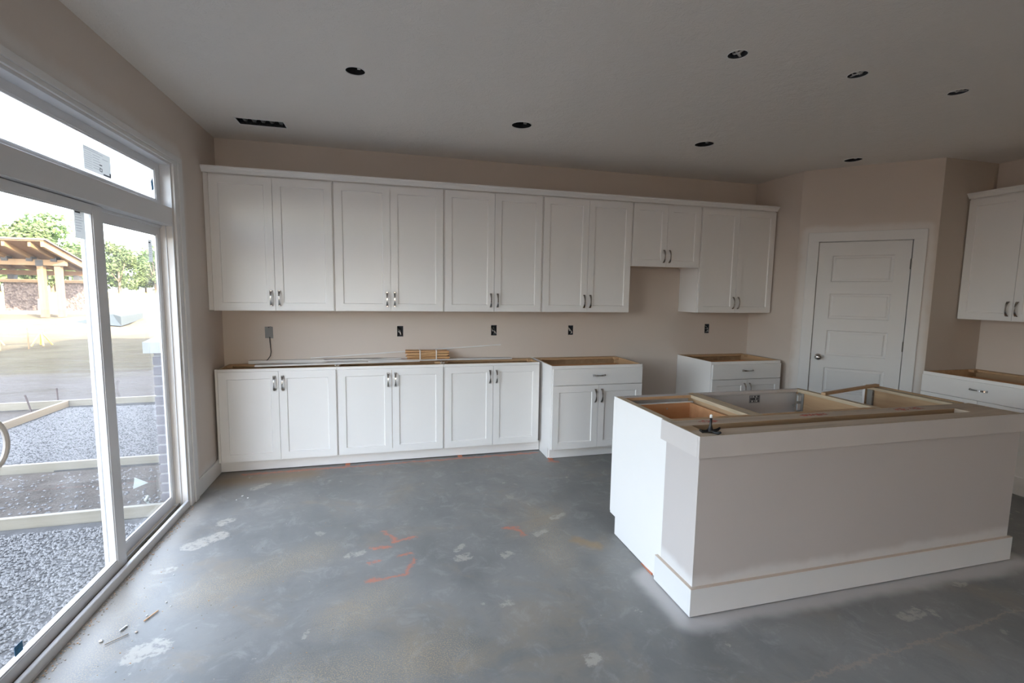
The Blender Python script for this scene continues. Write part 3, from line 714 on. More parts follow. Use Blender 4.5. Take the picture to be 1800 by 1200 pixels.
# ------------------------------------------------------------------ things lying on the open base cabinets
ZC = .884
def stick(name, a, b, w, h, mat, label, cat='trim', roll=0, group=None):
    a, b = Vector(a), Vector(b); L_ = (b-a).length; mb = MB(); mb.box(0, -w/2, 0, L_, w/2, h, mat)
    o = mb.build(name, bevel=.0008); d = (b-a).normalized()
    y = Vector((0, 0, 1)).cross(d).normalized(); z = d.cross(y)
    m = Matrix((d, y, z)).transposed().to_4x4() @ Matrix.Rotation(roll, 4, 'X'); m.translation = a; o.matrix_world = m
    return tag(o, label, cat, group)
stick('trim_board', (.29, -.205, ZC+.001), (1.66, -.10, ZC+.001), .055, .013, M['trim'], 'long white trim board slanting across the open shallow cabinets')
stick('trim_board', (.82, -.055, ZC+.018), (1.495, -.045, ZC+.018), .06, .011, M['trim'], 'short flat white trim board left of the shim bundle')
stick('trim_board', (1.20, -.135, ZC+.016), (2.56, -.050, ZC+.001), .075, .012, M['trim'], 'wide white trim board under the shim bundle')
stick('trim_board', (.20, -.028, ZC+.001), (1.32, -.028, ZC+.001), .045, .028, M['trim'], 'white trim board pushed against the wall under the black cable')
stick('trim_strip', (.70, -.014, .918), (2.466, -.010, 1.016), .007, .010, M['trim'], 'thin white strip leaning against the back wall over the shims')
sb = thing('shim_bundle', 'bundle of cedar shims held by two white bands', 'shims', (1.545, -.17, ZC+.029), .03)
rr = random.Random(5)
for j in range(6):
    for i in range(3):
        x_ = rr.uniform(-.012, .012); t1, t2 = (.0125, .006) if j % 2 else (.006, .0125)
        mb = MB(); y_ = i*.038; z_ = j*.0132
        mb.prism([(x_, z_), (x_+.385, z_), (x_+.385, z_+t2), (x_, z_+t1)], 1, y_+.001, y_+.036, M['shim']); mb.build('shim', sb)
for x_ in (.112, .262):
    mb = MB(); a, b, c_, d_ = -.003, .117, -.003, .082
    for q in ((x_, a, c_, x_+.010, a+.002, d_), (x_, b-.002, c_, x_+.010, b, d_), (x_, a, d_-.002, x_+.010, b, d_), (x_, a, c_, x_+.010, b, c_+.002)): mb.box(*q, M['band'])
    mb.build('band', sb)
for (x, lab) in ((X0+W, 'pair of small white clips over the first shallow cabinet joint'), (X0+2*W, 'pair of small white clips over the second shallow cabinet joint')):
    t = thing('joint_clip', lab, 'clip', (x, -.24, ZC))
    for s_ in (-.012, .012):
        mb = MB(); mb.tube([(s_-.006, -.02, .0045), (s_+.006, .03, .0045)], .004, M['paper'], 8); mb.build('peg', t)

# ------------------------------------------------------------------ electrical boxes in the back wall
on = ['grey covered outlet box with a black cable hanging from it', 'open outlet box above the shim bundle', 'open outlet box under the third wall cabinet', 'open outlet box above the deep drawer cabinet', 'open outlet box above the cabinet right of the range gap']
for i, (x, z, w_, h_) in enumerate(OUT):
    t = thing('outlet_box', on[i], 'outlet', (x+w_/2, 0, z+h_/2)); a, b = w_/2-.001, h_/2-.001
    mb = MB(); mb.box(-a, .050, -b, a, .053, b, M['box_blue'])
    for q in ((-a, .001, -b, -a+.002, .05, b), (a-.002, .001, -b, a, .05, b), (-a, .001, -b, a, .05, -b+.002), (-a, .001, b-.002, a, .05, b)): mb.box(*q, M['box_blue'])
    mb.build('box', t)
    rr = random.Random(20+i)
    if i == 0:
        mb = MB(); mb.prism([(-a-.003, -b), (a+.003, -b-.003), (a+.003, b-.002), (a*.3, b+.006), (0, b-.012), (-a*.4, b+.001), (-a-.004, b)], 1, -.004, -.0005, M['greybox']); mb.build('cover', t)
        mb = MB(); mb.tube([(.004, -.003, -.04), (.006, -.012, -.075), (.010, -.014, -.12), (.014, -.016, -.17), (.008, -.020, -.205), (-.010, -.03, -.235), (-.03, -.045, -.255)], .0035, M['cable'], 8); mb.build('cable', t, smooth=True)
    else:
        for q in range(4):
            x1 = rr.uniform(-a+.006, -.004); x2 = rr.uniform(.004, a-.004)
            mb = MB(); mb.tube([(x1, .04, b-.012-q*.005), (x1+.003, -.002, b-.02-q*.012), ((x1+x2)/2, -.006, rr.uniform(-.012, .012)), (x2, -.003, -b+.03-q*.004), (x2, .03, -b+.012)], .0034, M['copper'] if q % 2 else M['cable'], 6); mb.build('wire', t, smooth=True)
        for s_ in (-1, 1): box(-.008, -.002, s_*(b-.004)-.004, .008, .0, s_*(b-.004)+.004, M['box_blue']).build('ear', t)

# ------------------------------------------------------------------ ceiling fittings
cl = ['dark round recessed light opening nearest the glass door', 'dark round recessed light opening above the third wall cabinet', 'dark round recessed light opening above the range gap', 'dark round recessed light opening above the pantry door']
for i, (x, y, r) in enumerate(CANS):
    t = thing('recessed_light', cl[i], 'light', (x, y, H))
    mb = MB(); n = 28; rr_ = r*.97
    mb.tube([(0, 0, .002), (0, 0, .13)], rr_, M['dark'], n, cap=False); mb.poly([(rr_*math.cos(2*math.pi*q/n), rr_*math.sin(2*math.pi*q/n), .13) for q in range(n)], M['dark']); mb.build('can', t)
    mb = MB(); mb.tube([(rr_*1.01*math.cos(2*math.pi*q/n), rr_*1.01*math.sin(2*math.pi*q/n), -.001) for q in range(n+1)], .0022, M['paper'], 6); mb.build('rim', t)
    mb = MB(); mb.tube([(-r*.5, 0, .09), (-r*.3, .01, .04), (0, -.01, .03), (r*.3, .0, .06)], .004, M['zinc'], 6); mb.box(r*.2, -.008, .012, r*.5, .008, .03, M['zinc']); mb.build('wiring', t)
pl = ['pendant light box in the ceiling over the left end of the island', 'pendant light box in the ceiling over the middle of the island', 'pendant light box in the ceiling over the right end of the island']
for i, (x, y, r) in enumerate(PEND):
    t = thing('pendant_box', pl[i], 'electrical box', (x, y, H)); n = 24; rr_ = r*.96
    mb = MB(); mb.tube([(0, 0, .002), (0, 0, .05)], rr_, M['box_blue'], n, cap=False); mb.poly([(rr_*math.cos(2*math.pi*q/n), rr_*math.sin(2*math.pi*q/n), .05) for q in range(n)], M['dark']); mb.build('box', t)
    mb = MB(); mb.tube([(rr_*math.cos(2*math.pi*q/n), rr_*math.sin(2*math.pi*q/n), -.0012) for q in range(n+1)], .0025, M['paper'], 6); mb.build('rim', t)
    rr = random.Random(60+i)
    for q in range(3):
        a = rr.uniform(0, 6.28); mb = MB(); c_, s_ = math.cos(a), math.sin(a)
        mb.tube([(r*.75*c_, r*.75*s_, .045), (r*.5*c_, r*.5*s_, .012), (-r*.1*s_, r*.2*c_, .004), (-r*.5*c_, -r*.5*s_, .008), (-r*.7*c_+.01, -r*.7*s_, .035)], .0036, M['copper'], 6); mb.build('wire', t, smooth=True)
    mb = MB(); a = .6+i
    mb.box(-r*.85, -.006, .004, r*.85, .006, .006, M['zinc']); mb.build('strap', t, rot=(0, 0, a))
t = thing('vent_opening', 'rectangular ceiling vent opening without its grille', 'vent', (VENT[0], VENT[1], H)); a, b = VENT[2]-VENT[0], VENT[3]-VENT[1]
mb = MB(); zt2 = .10
for q in ([(0, 0, .001), (a, 0, .001), (a, 0, zt2), (0, 0, zt2)], [(0, b, .001), (a, b, .001), (a, b, zt2), (0, b, zt2)], [(0, 0, .001), (0, b, .001), (0, b, zt2), (0, 0, zt2)], [(a, 0, .001), (a, b, .001), (a, b, zt2), (a, 0, zt2)], [(0, 0, zt2), (a, 0, zt2), (a, b, zt2), (0, b, zt2)]): mb.poly(q, M['dark'])
mb.build('duct', t)
for q in range(5):
    mb = MB(); x_ = .03+q*.062; mb.prism([(x_, .02), (x_+.020, .020), (x_+.032, .05), (x_+.012, .05)], 1, .02, b-.005, M['foil']); mb.build('duct_rib', t)
mb = MB()
for q in ((-.006, -.006, -.0025, a+.006, .003, -.0003), (-.006, b-.003, -.0025, a+.006, b+.006, -.0003), (-.006, 0, -.0025, .003, b, -.0003), (a-.003, 0, -.0025, a+.006, b, -.0003)): mb.box(*q, M['paper'])
mb.build('cut_edge', t)

# ------------------------------------------------------------------ island
IX0, IX1, IY0, IYM, IY1, IZ = 2.770, 4.925, -1.87, -2.470, -2.741, .893
kw = thing('island_knee_wall', 'painted knee wall of the island with white apron and skirting, open timber top', 'wall')
iw = wall_mat('island_paint', [((2.6, -2.9, -.1), (5.1, -2.45, .150))], width=.07, c=(.53, .485, .465))
mb = MB(); mb.box(IX0, IY1, .004, IX1, IY1+.013, .84, iw); mb.build('drywall_panel', kw)
mb = MB(); mb.box(IX0, IY1+.013, .004, IX0+.013, IYM, .84, iw); mb.build('end_panel', kw)
mb = MB(); mb.box(IX1-.013, IY1+.013, .004, IX1, IYM, .84, iw); mb.build('end_panel', kw)
ap = .787
mb = MB(); mb.box(IX0-.014, IY1-.015, ap, IX1+.012, IY1-.0005, IZ, M['primed'], top=M['plyedge']); mb.build('apron_board', kw, bevel=.001)
mb = MB(); mb.box(IX0-.014, IY1-.0, ap, IX0-.0005, IYM+.035, IZ, M['primed'], top=M['plyedge']); mb.build('apron_board', kw, bevel=.001)
mb = MB(); mb.box(IX0-.018, IY1-.018, .006, IX1+.017, IY1-.0005, .143, M['trim']); mb.box(IX0-.018, IY1-.018, .143, IX1+.017, IY1-.0005, .1455, M['caulk']); mb.build('skirting', kw)
mb = MB(); mb.box(IX0-.018, IY1-.0, .006, IX0-.0005, IYM+.028, .143, M['trim']); mb.box(IX0-.018, IY1, .143, IX0-.0005, IYM+.028, .1455, M['caulk']); mb.build('skirting', kw)
mb = MB(); mb.box(IX1+.0005, IY1-.0, .006, IX1+.017, IYM, .143, M['trim']); mb.build('skirting', kw)
mb = MB(); mb.box(IX0+.002, IY1+.001, IZ-.040, IX1-.002, IY1+.088, IZ-.002, M['stud'], back=M['studx']); mb.build('top_plate', kw, bevel=.002)
mb = MB(); mb.box(IX0+.002, IYM-.096, IZ-.040, IX1-.002, IYM-.004, IZ-.003, M['stud'], front=M['studx']); mb.build('top_plate', kw, bevel=.002)
mb = MB(); mb.box(IX0+.002, IY1+.089, IZ-.040, IX0+.075, IYM-.097, IZ-.004, M['studx']); mb.build('end_block', kw, bevel=.002)
mb = MB(); mb.box(4.655, IY1+.089, IZ-.040, IX1-.002, IYM-.097, IZ-.003, M['stud']); mb.build('end_block', kw, bevel=.002)
for x in (2.80, 3.2, 3.6, 4.0, 4.4, 4.85):
    for (ya, yb) in ((IY1+.015, IY1+.053), (IYM-.045, IYM-.006)):
        mb = MB(); mb.box(x, ya, .042, x+.038, yb, IZ-.041, M['studx']); mb.build('stud', kw)
mb = MB(); mb.box(IX0+.015, IY1+.014, .003, IX1-.014, IYM-.004, .041, M['studx']); mb.build('bottom_plate', kw)
# red marks sprayed on the far plate, marker scribble
def blotch(parent, name, x, y, z, rx, ry, mat, seed):
    rr = random.Random(seed); mb = MB(); n = 18; mb.poly([(x+rx*math.cos(6.2832*q/n)*rr.uniform(.6, 1.1), y+ry*math.sin(6.2832*q/n)*rr.uniform(.6, 1), z) for q in range(n)], mat); return mb.build(name, parent)
k = NT('red_layout_paint'); k.col((.62, .16, .12)); k.rough(.8)
tb = k.n('ShaderNodeBsdfTransparent'); m_ = k.n('ShaderNodeMixShader'); k.l(k.ramp(k.noise(45, 4, .7).outputs[0], .38, .62), m_.inputs[0]); k.l(tb.outputs[0], m_.inputs[1]); k.l(k.b.outputs[0], m_.inputs[2]); k.l(m_.outputs[0], k.out.inputs[0])
M['redpaint'] = k.m
for i, x in enumerate((2.98, 3.62, 3.70, 4.30, 4.42)): blotch(kw, 'paint_mark', x, IYM-.05, IZ-.0025, .06, .028, M['redpaint'], i)

def carc(t, x0, x1, y0, y1, z1, left_white=False, front='drawer', toe=.118):
    """island unit opening towards the back wall (its front is at y0, the far side)"""
    P_ = M['ply']; Eg = M['plyedge']
    for xa, xb, lf in ((x0, x0+.016, left_white), (x1-.016, x1, False)):
        mb = MB(); mb.prism([(y1, .004), (y0-.07, .004), (y0-.07, toe), (y0, toe), (y0, z1), (y1, z1)], 0, xa+.0005, xb-.0005, WH if lf else P_)
        mb.build('side_panel', t)
        mb = MB(); mb.box(xa+.001 if not lf else xa+.002, y1+.002, z1-.02, xb+.024 if xa == x0 else xb-.001, y0-.021, z1+.001, Eg) if xa == x0 else mb.box(xa-.024, y1+.002, z1-.02, xb-.001, y0-.021, z1+.001, Eg)
        mb.build('top_edge', t)
    mb = MB(); mb.box(x0+.016, y1+.002, toe, x1-.016, y1+.014, z1-.022, P_); mb.build('back_panel', t)
    mb = MB(); mb.box(x0+.025, y1+.002, z1-.0215, x1-.025, y1+.026, z1+.0005, M['plyx']); mb.build('back_rail', t)
    mb = MB(); mb.box(x0+.016, y1+.015, toe, x1-.016, y0-.02, toe+.014, M['plyx']); mb.build('bottom_panel', t)
# left island unit with a drawer
t = thing('island_cabinet', 'island drawer cabinet at the left end with a white side panel', 'cabinet'); XA, XB = IX0, 3.330
carc(t, XA, XB, IY0, IYM, IZ-.003, True)
mb = MB(); mb.box(XA+.016, IY0-.060, IZ-.022, XB-.016, IY0-.003, IZ-.003, M['primed'], front=M['plyx']); mb.box(XA+.03, IY0-.075, IZ-.050, XB-.03, IY0-.0605, IZ-.042, M['paper']); mb.build('face_frame', t)
mb = MB(); mb.box(XA+.008, IY0, .70, XB-.008, IY0+.019, IZ-.03, WH); dd = mb.build('drawer', t)
mb = MB(); za, zc = .735, .845; xa, xb, ya, yb = XA+.045, XB-.045, IY0-.065, IYM+.07; DW = M['drawerwood']
mb.box(xa, ya, za, xb, ya-.013, zc, DW); mb.box(xa, yb, za, xb, yb+.013, zc, DW); mb.box(xa, yb+.013, za, xa+.013, ya-.013, zc, DW); mb.box(xb-.013, yb+.013, za, xb, ya-.013, zc, DW); mb.box(xa+.013, yb+.013, za, xb-.013, ya-.013, za+.01, M['plyx']); mb.build('drawer_box', dd)
mb = MB()
for x_ in (xa+.12, xa+.29): MB().tube([(x_, ya-.0132, .812), (x_, ya-.0155, .812)], .005, M['zinc'], 8).build('screw', dd)
put = door_mesh(XB-XA-.016, .575); o = link(put, 'door', t, (XB-.008, IY0, .122), (0, 0, math.pi)); link(PULL, 'handle', o, (.03, -.0205, .475))
mb = MB(); rr = random.Random(2)                        # pencilled size on the top rail
for q in range(6):
    x_ = XA+.06+q*.017; mb.tube([(x_, IY0-.03, IZ-.0025), (x_+.006, IY0-.018+rr.uniform(-.004, .004), IZ-.0025), (x_+.010, IY0-.030, IZ-.0025)], .0009, M['ink_grey'], 4)
mb.build('pencil_mark', t)
# sink base
t = thing('island_cabinet', 'wide island sink cabinet with a barcode label inside its open top', 'cabinet'); XA, XB = 3.331, 4.215
carc(t, XA, XB, IY0, IYM, IZ-.003)
mb = MB(); mb.box(XA+.016, IY0-.034, IZ-.022, XB-.016, IY0-.003, IZ-.003, M['primed'], front=M['primed'], bottom=M['dark']); mb.box(XA+.016, IY0-.022, .690, XB-.016, IY0-.003, .720, WH, front=M['ply']); mb.build('face_frame', t)
mb = MB(); mb.box(XA+.008, IY0-.002, .715, XB-.008, IY0+.017, IZ-.024, WH); ff = mb.build('false_drawer_front', t)
mb = MB(); lx = 3.80; ly = IY0-.0035
mb.box(lx, ly, .800, lx+.088, ly+.001, .853, M['ink_grey'])
rr = random.Random(9)
for q in range(3):
    xx = lx+.01
    while xx < lx+.078:
        w_ = rr.uniform(.002, .009); mb.box(xx, ly-.0006, .806+q*.016, xx+w_, ly, .817+q*.016, rr.choice([M['ink'], M['ink'], M['paper']])); xx += w_+rr.uniform(.0005, .003)
mb.build('barcode_label', ff)
mb = MB(); bx_ = XB-.060
mb.box(bx_, IY0-.050, .735, bx_+.040, IY0-.047, IZ-.032, M['zinc']); mb.box(bx_+.008, IY0-.056, .81, bx_+.036, IY0-.050, .85, M['paper']); mb.box(bx_+.008, IY0-.056, .745, bx_+.036, IY0-.050, .79, M['paper']); mb.box(bx_-.004, IY0-.047, .77, bx_+.04, IY0-.022, .775, M['zinc']); mb.build('metal_bracket', t)
mb = MB(); mb.box(XB-.020, IY0-.07, .12, XB-.0165, IY0-.022, IZ-.03, M['concrete_block']); mb.build('frame_stile', t)
dw_ = (XB-XA-.019)/2
for q in range(2):
    o = link(door_mesh(dw_, .575) if q == 0 else bpy.data.meshes[o.data.name], 'door', t, (XA+.008+dw_+q*(dw_+.003), IY0, .122), (0, 0, math.pi)); link(PULL, 'handle', o, (.03 if q == 0 else dw_-.03, -.0205, .475))
# end panel
t = thing('island_end_panel', 'tall wooden end panel at the right end of the island opening', 'panel')
mb = MB(); mb.box(4.850, IYM+.004, .004, 4.866, IY0-.020, IZ-.004, M['ply'], right=WH, top=M['plyedge']); mb.box(4.866, IYM+.004, IZ-.030, 4.900, IY0-.022, IZ-.002, M['plyx']); mb.build('panel', t)
mb = MB(); mb.box(4.812, IY0-.019, .004, 4.902, IY0, IZ+.004, WH, front=M['ply']); mb.build('face_strip', t)
mb = MB(); mb.box(4.832, IY0-.060, .60, 4.849, IY0-.020, IZ-.03, M['concrete_block']); mb.box(4.834, IY0-.0615, IZ-.07, 4.838, IY0-.060, IZ-.045, M['ink']); mb.build('cleat', t)
mb = MB(); mb.box(4.800, IYM+.004, IZ-.022, 4.849, IY0-.02, IZ-.004, M['plyedge']); mb.build('top_strip', t)
stick('wood_stick', (4.17, -2.115, IZ+.0), (4.865, -1.935, IZ+.0), .028, .017, M['plyx'], 'loose wooden stick laid across the dishwasher opening of the island', 'stick')
# bottle-brush like black stand on the corner
t = thing('clamp_stand', 'small black three-legged stand with a white tip on the island corner', 'tool', (2.855, -2.698, IZ))
mb = MB(); lathe(mb, [(.002, .020), (.010, .017), (.018, .010), (.036, .006), (.070, .0055)], (0, 0, 0), (0, 0, 1), M['black'], 14); mb.build('stem', t, smooth=True)
for a in (math.radians(182), math.radians(8), math.radians(-80)):
    mb = MB(); c_, s_ = math.cos(a), math.sin(a)
    mb.tube([(0, 0, .006), (.025*c_, .025*s_, .005), (.045*c_, .045*s_, .006), (.060*c_, .060*s_, .014)], [.009, .007, .0075, .005], M['black'], 8); mb.build('leg', t, smooth=True)
mb = MB(); lathe(mb, [(.070, .0068), (.083, .0065), (.086, .003)], (0, 0, 0), (0, 0, 1), M['paper'], 12); mb.build('tip', t, smooth=True)
# shims by the island foot
tag(MB().prism([(-2.40, .0005), (-2.28, .0005), (-2.40, .010)], 0, 2.764, 2.79, M['orange_shim']).build('shim'), 'orange shim under the white end panel of the island', 'shim')

# ------------------------------------------------------------------ crumbs on the floor
rr = random.Random(33)
crumb_pts = [(.353, -.73, 'pale'), (.30, -.82, 'dark'), (.285, -1.0, 'pale')]
def pebble(x, y, s_, mat, label, cat='debris', nm='plaster_crumb', group=None):
    bm = bmesh.new(); bmesh.ops.create_icosphere(bm, subdivisions=1, radius=s_)
    for v_ in bm.verts: v_.co *= rr.uniform(.7, 1.2); v_.co.z *= .5
    lo = min(v_.co.z for v_ in bm.verts)
    for v_ in bm.verts: v_.co.z -= lo
    me = bpy.data.meshes.new(nm); bm.to_mesh(me); bm.free(); me.materials.append(mat)
    o = bpy.data.objects.new(nm, me); COL.objects.link(o); o.location = (x, y, .0005); o.rotation_euler = (0, 0, rr.uniform(0, 6)); return tag(o, label, cat, group)
pebble(.143, -2.285, .009, M['paper'], 'largest pale plaster crumb on the floor near the door track')
pebble(.262, -2.255, .007, M['caulk'], 'tan plaster crumb beside the small broken sticks')
pebble(.315, -.80, .010, M['paper'], 'pale crumb at the foot of the door casing')
for i, (x, y) in enumerate(((.30, -2.05), (.335, -2.09), (.24, -1.80), (.29, -.86), (.36, -.84), (.20, -2.20), (.255, -2.14), (.27, -2.16))):
    pebble(x, y, rr.uniform(.004, .007), M['paper'], 'tiny pale plaster crumbs scattered by the sliding door', group='plaster crumbs by the door')
stick('wood_splinter', (.262, -2.185, .003), (.292, -2.115, .003), .006, .004, M['shim'], 'short brown splinter pointing up towards the cabinets', 'debris')
stick('wood_splinter', (.17, -2.315, .003), (.235, -2.262, .003), .004, .003, M['track'], 'thin dark splinter beside the largest crumb', 'debris')
stick('wood_splinter', (.19, -2.235, .003), (.200, -2.205, .003), .007, .005, M['zinc'], 'small grey screw-like sliver beside the door track', 'debris')
mb = MB()
for q in range(420):
    t_ = rr.random(); y = -2.75+t_*1.85; x = .012+abs(rr.gauss(0, .022)); s_ = rr.uniform(.0015, .004)
    mb.box(x, y, .0004, x+s_*1.5, y+s_, .0004+s_*.7, rr.choice([M['caulk'], M['caulk'], M['track'], M['shim']]))
for q in range(120):
    x = rr.gauss(.55, .35); y = rr.gauss(-2.0, .5)
    if x < .03 or y > -.8: continue
    s_ = rr.uniform(.001, .003); mb.box(x, y, .0004, x+s_*1.5, y+s_, .0004+s_*.6, rr.choice([M['track'], M['caulk'], M['shim']]))
g = mb.build('floor_debris'); g['kind'] = 'stuff'; tag(g, 'fine crumbs and sawdust along the sliding door and on the slab', 'debris')

# ------------------------------------------------------------------ outside
ZG = -.28
def gz(x, y):
    d = max(0, y-7)
    return ZG-.0+.10*mnoise.noise(Vector((x*.25, y*.25, 0)))*min(1, d/4)+.05*mnoise.noise(Vector((x*.9, y*.9, 3)))*min(1, d/3)
mb = MB(); xs = [-150, -110, -80, -60, -45, -35]+[-28+i*1.0 for i in range(29)]+[2.0]; ys = [-60, -40, -25, -15]+[-9+i*1.0 for i in range(48)]+[42, 48, 56, 66, 78, 90, 100, 110, 130, 170]
for i in range(len(xs)-1):
    for j in range(len(ys)-1):
        if xs[i+1] > -.2 and ys[j] < 4.4 and ys[j+1] > -9.5 and xs[i+1] > .5: continue
        mb.poly([(x, y, gz(x, y) if (x < -4.5 or y > 5) else ZG-.012) for x, y in ((xs[i], ys[j]), (xs[i+1], ys[j]), (xs[i+1], ys[j+1]), (xs[i], ys[j+1]))], M['yard'])
g = mb.build('yard_ground', smooth=True); struct(g)
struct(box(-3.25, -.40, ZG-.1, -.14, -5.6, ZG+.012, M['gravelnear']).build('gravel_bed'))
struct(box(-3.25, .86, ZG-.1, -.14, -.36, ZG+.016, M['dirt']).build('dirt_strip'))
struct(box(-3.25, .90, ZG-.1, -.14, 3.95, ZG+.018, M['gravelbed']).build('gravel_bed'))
def stones(name, n, x0, x1, y0, y1, s0, s1, seed, label):
    rr = random.Random(seed); vs = []; fs = []
    base_v = [(1, 0, 0), (-1, 0, 0), (0, 1, 0), (0, -1, 0), (0, 0, 1), (0, 0, -1)]; bf = [(0, 2, 4), (2, 1, 4), (1, 3, 4), (3, 0, 4), (2, 0, 5), (1, 2, 5), (3, 1, 5), (0, 3, 5)]
    for q in range(n):
        x, y, s_ = rr.uniform(x0, x1), rr.uniform(y0, y1), rr.uniform(s0, s1); a = rr.uniform(0, 6.28); c_, sn = math.cos(a), math.sin(a); b = len(vs)
        for v_ in base_v:
            px, py, pz_ = v_[0]*s_*rr.uniform(.7, 1.3), v_[1]*s_*rr.uniform(.5, 1), v_[2]*s_*rr.uniform(.4, .8)
            vs.append((x+px*c_-py*sn, y+px*sn+py*c_, ZG+.018+pz_))
        fs += [tuple(b+i for i in f) for f in bf]
    me = bpy.data.meshes.new(name); me.from_pydata(vs, [], fs); me.materials.append(M['gravelstone']); o = bpy.data.objects.new(name, me); COL.objects.link(o)
    tag(o, label, 'gravel'); o['kind'] = 'stuff'
stones('gravel', 42000, -3.2, -.14, -3.6, -.50, .006, .015, 1, 'loose crushed gravel outside the sliding door')
stones('gravel', 26000, -3.2, -.25, 1.02, 3.75, .007, .015, 2, 'loose crushed gravel between the far form boards')
stones('gravel', 900, -3.2, -.25, -.28, .80, .005, .022, 3, 'scattered stones in the dirt strip between the form boards')
def board(a, b, w, label, mat, h=.092):
    a, b = Vector(a), Vector(b); L_ = (b-a).length; mb = MB(); mb.box(0, -w/2, 0, L_, w/2, h, mat)
    o = mb.build('form_board', bevel=.003, loc=(a.x, a.y, ZG), rot=(0, 0, math.atan2(b.y-a.y, b.x-a.x))); return tag(o, label, 'board')
board((-3.6, -.445), (-.24, -.335), .04, 'form board on the gravel nearest the sliding door', M['form'], .095)
board((-3.6, .845), (-.24, .985), .04, 'form board between the dirt strip and the far gravel', M['form'], .095)
board((-9.5, 3.30), (-.24, 4.18), .04, 'farthest form board edging the gravel', M['form'], .11)
board((-3.26, 1.05), (-3.26, 3.86), .04, 'brown form board running away from the house', M['formy'], .11)
def stake(x, y, h, lean, label):
    mb = MB(); mb.tube([(0, 0, -.02), (lean*.6, 0, h*.6), (lean, 0, h)], [.010, .011, .012], M['rebar'], 7); tag(mb.build('steel_stake', loc=(x, y, ZG)), label, 'stake')
stake(-3.62, 3.72, .24, -.06, 'leaning steel stake beside the end of the brown form board'); stake(-3.50, 4.10, .26, -.01, 'upright steel stake behind the farthest form board')
# twist of wire at the end of the middle form board, scraps
mb = MB(); mb.tube([(0, 0, 0), (.01, 0, .04), (.04, .01, .07), (.03, .0, .10)], .004, M['paper'], 6); tag(mb.build('wire_twist', loc=(-.90, .93, ZG+.095)), 'twist of pale wire on the middle form board', 'wire')
mb = MB(); mb.prism([(0, 0), (.11, .045), (.0, .10)], 1, 0, .004, M['scrap']); tag(mb.build('paper_scrap', loc=(-.83, .20, ZG+.03), rot=(-.35, 0, 0)), 'triangular white scrap in the dirt strip', 'scrap')
rr = random.Random(8)
mb = MB()
for q in range(5): mb.tube([(rr.uniform(-.02, .02), rr.uniform(-.02, .02), .02*q), (rr.uniform(-.02, .02), rr.uniform(-.02, .02), .02*q+.03)], .012, M['scrap'], 7)
tag(mb.build('plastic_wrap', loc=(-.52, -.26, ZG+.02)), 'crumpled white plastic at the foot of the brick pier', 'plastic')
# brick pier with a cast stone cap
pr = thing('brick_pier', 'grey brick pier with a sloped stone cap outside the glass door', 'pier', (-.497, -.10, ZG))
box(.008, .008, 0, .262, .262, 1.30, M['mortar']).build('mortar_core', pr)
bl = MB().box(0, 0, 0, .130, .014, .068, M['brickm']).mesh('brick', bevel=.003); bs_ = MB().box(0, 0, 0, .014, .130, .068, M['brickm']).mesh('brick_side', bevel=.003)
zz = .012; r_i = 0
while zz < 1.26:
    for q in (0, 1):
        if r_i % 2 == 0: link(bl, 'brick', pr, (.0+q*.140, -.0, zz)); link(bs_, 'brick', pr, (-.0, .016+q*.127, zz))
        else: link(bl, 'brick', pr, (-.062+q*.140+.062, -.0, zz)); link(bs_, 'brick', pr, (-.0, .016+q*.127, zz))
    zz += .0835; r_i += 1
mb = MB(); a = .045
for (z0_, z1_, e0, e1) in ((1.285, 1.375, a, a), (1.375, 1.46, a, -.10)):
    p0_ = [(-e0, -e0, z0_), (.27+e0, -e0, z0_), (.27+e0, .27+e0, z0_), (-e0, .27+e0, z0_)]; p1_ = [(-e1, -e1, z1_), (.27+e1, -e1, z1_), (.27+e1, .27+e1, z1_), (-e1, .27+e1, z1_)]
    for q in range(4): q2 = (q+1) % 4; mb.poly([p0_[q], p0_[q2], p1_[q2], p1_[q]], M['stone'])
    mb.poly(p0_, M['stone']); mb.poly(p1_, M['stone'])
mb.build('stone_cap', pr)
# bent sheet-metal housing lying in the sunlit field
t = thing('grey_cover', 'pale grey-blue angular cover lying tilted on the sunlit field', 'cover', (-10.3, 20.96, ZG))
mb = MB(); A = (0, 0, 0); B = (-1.62, 5.9, 0); A1 = (0, 0, .44); B1 = (-1.62, 5.9, .30); R1 = (-.96, 3.24, .78); R2 = (-.59, 1.84, .80); L1 = (-.80, 1.04, .49); C = (-3.2, 2.6, 0)
for f in ([A, B, B1], [A, B1, A1], [A1, B1, R1], [A1, R1, R2], [A1, R2, L1], [B, R1, B1], [B, R2, R1], [B, C, R2], [A, A1, L1], [A, L1, C], [L1, R2, C]): mb.poly([tuple(q) for q in f], M['tarp'])
mb.build('shell', t)
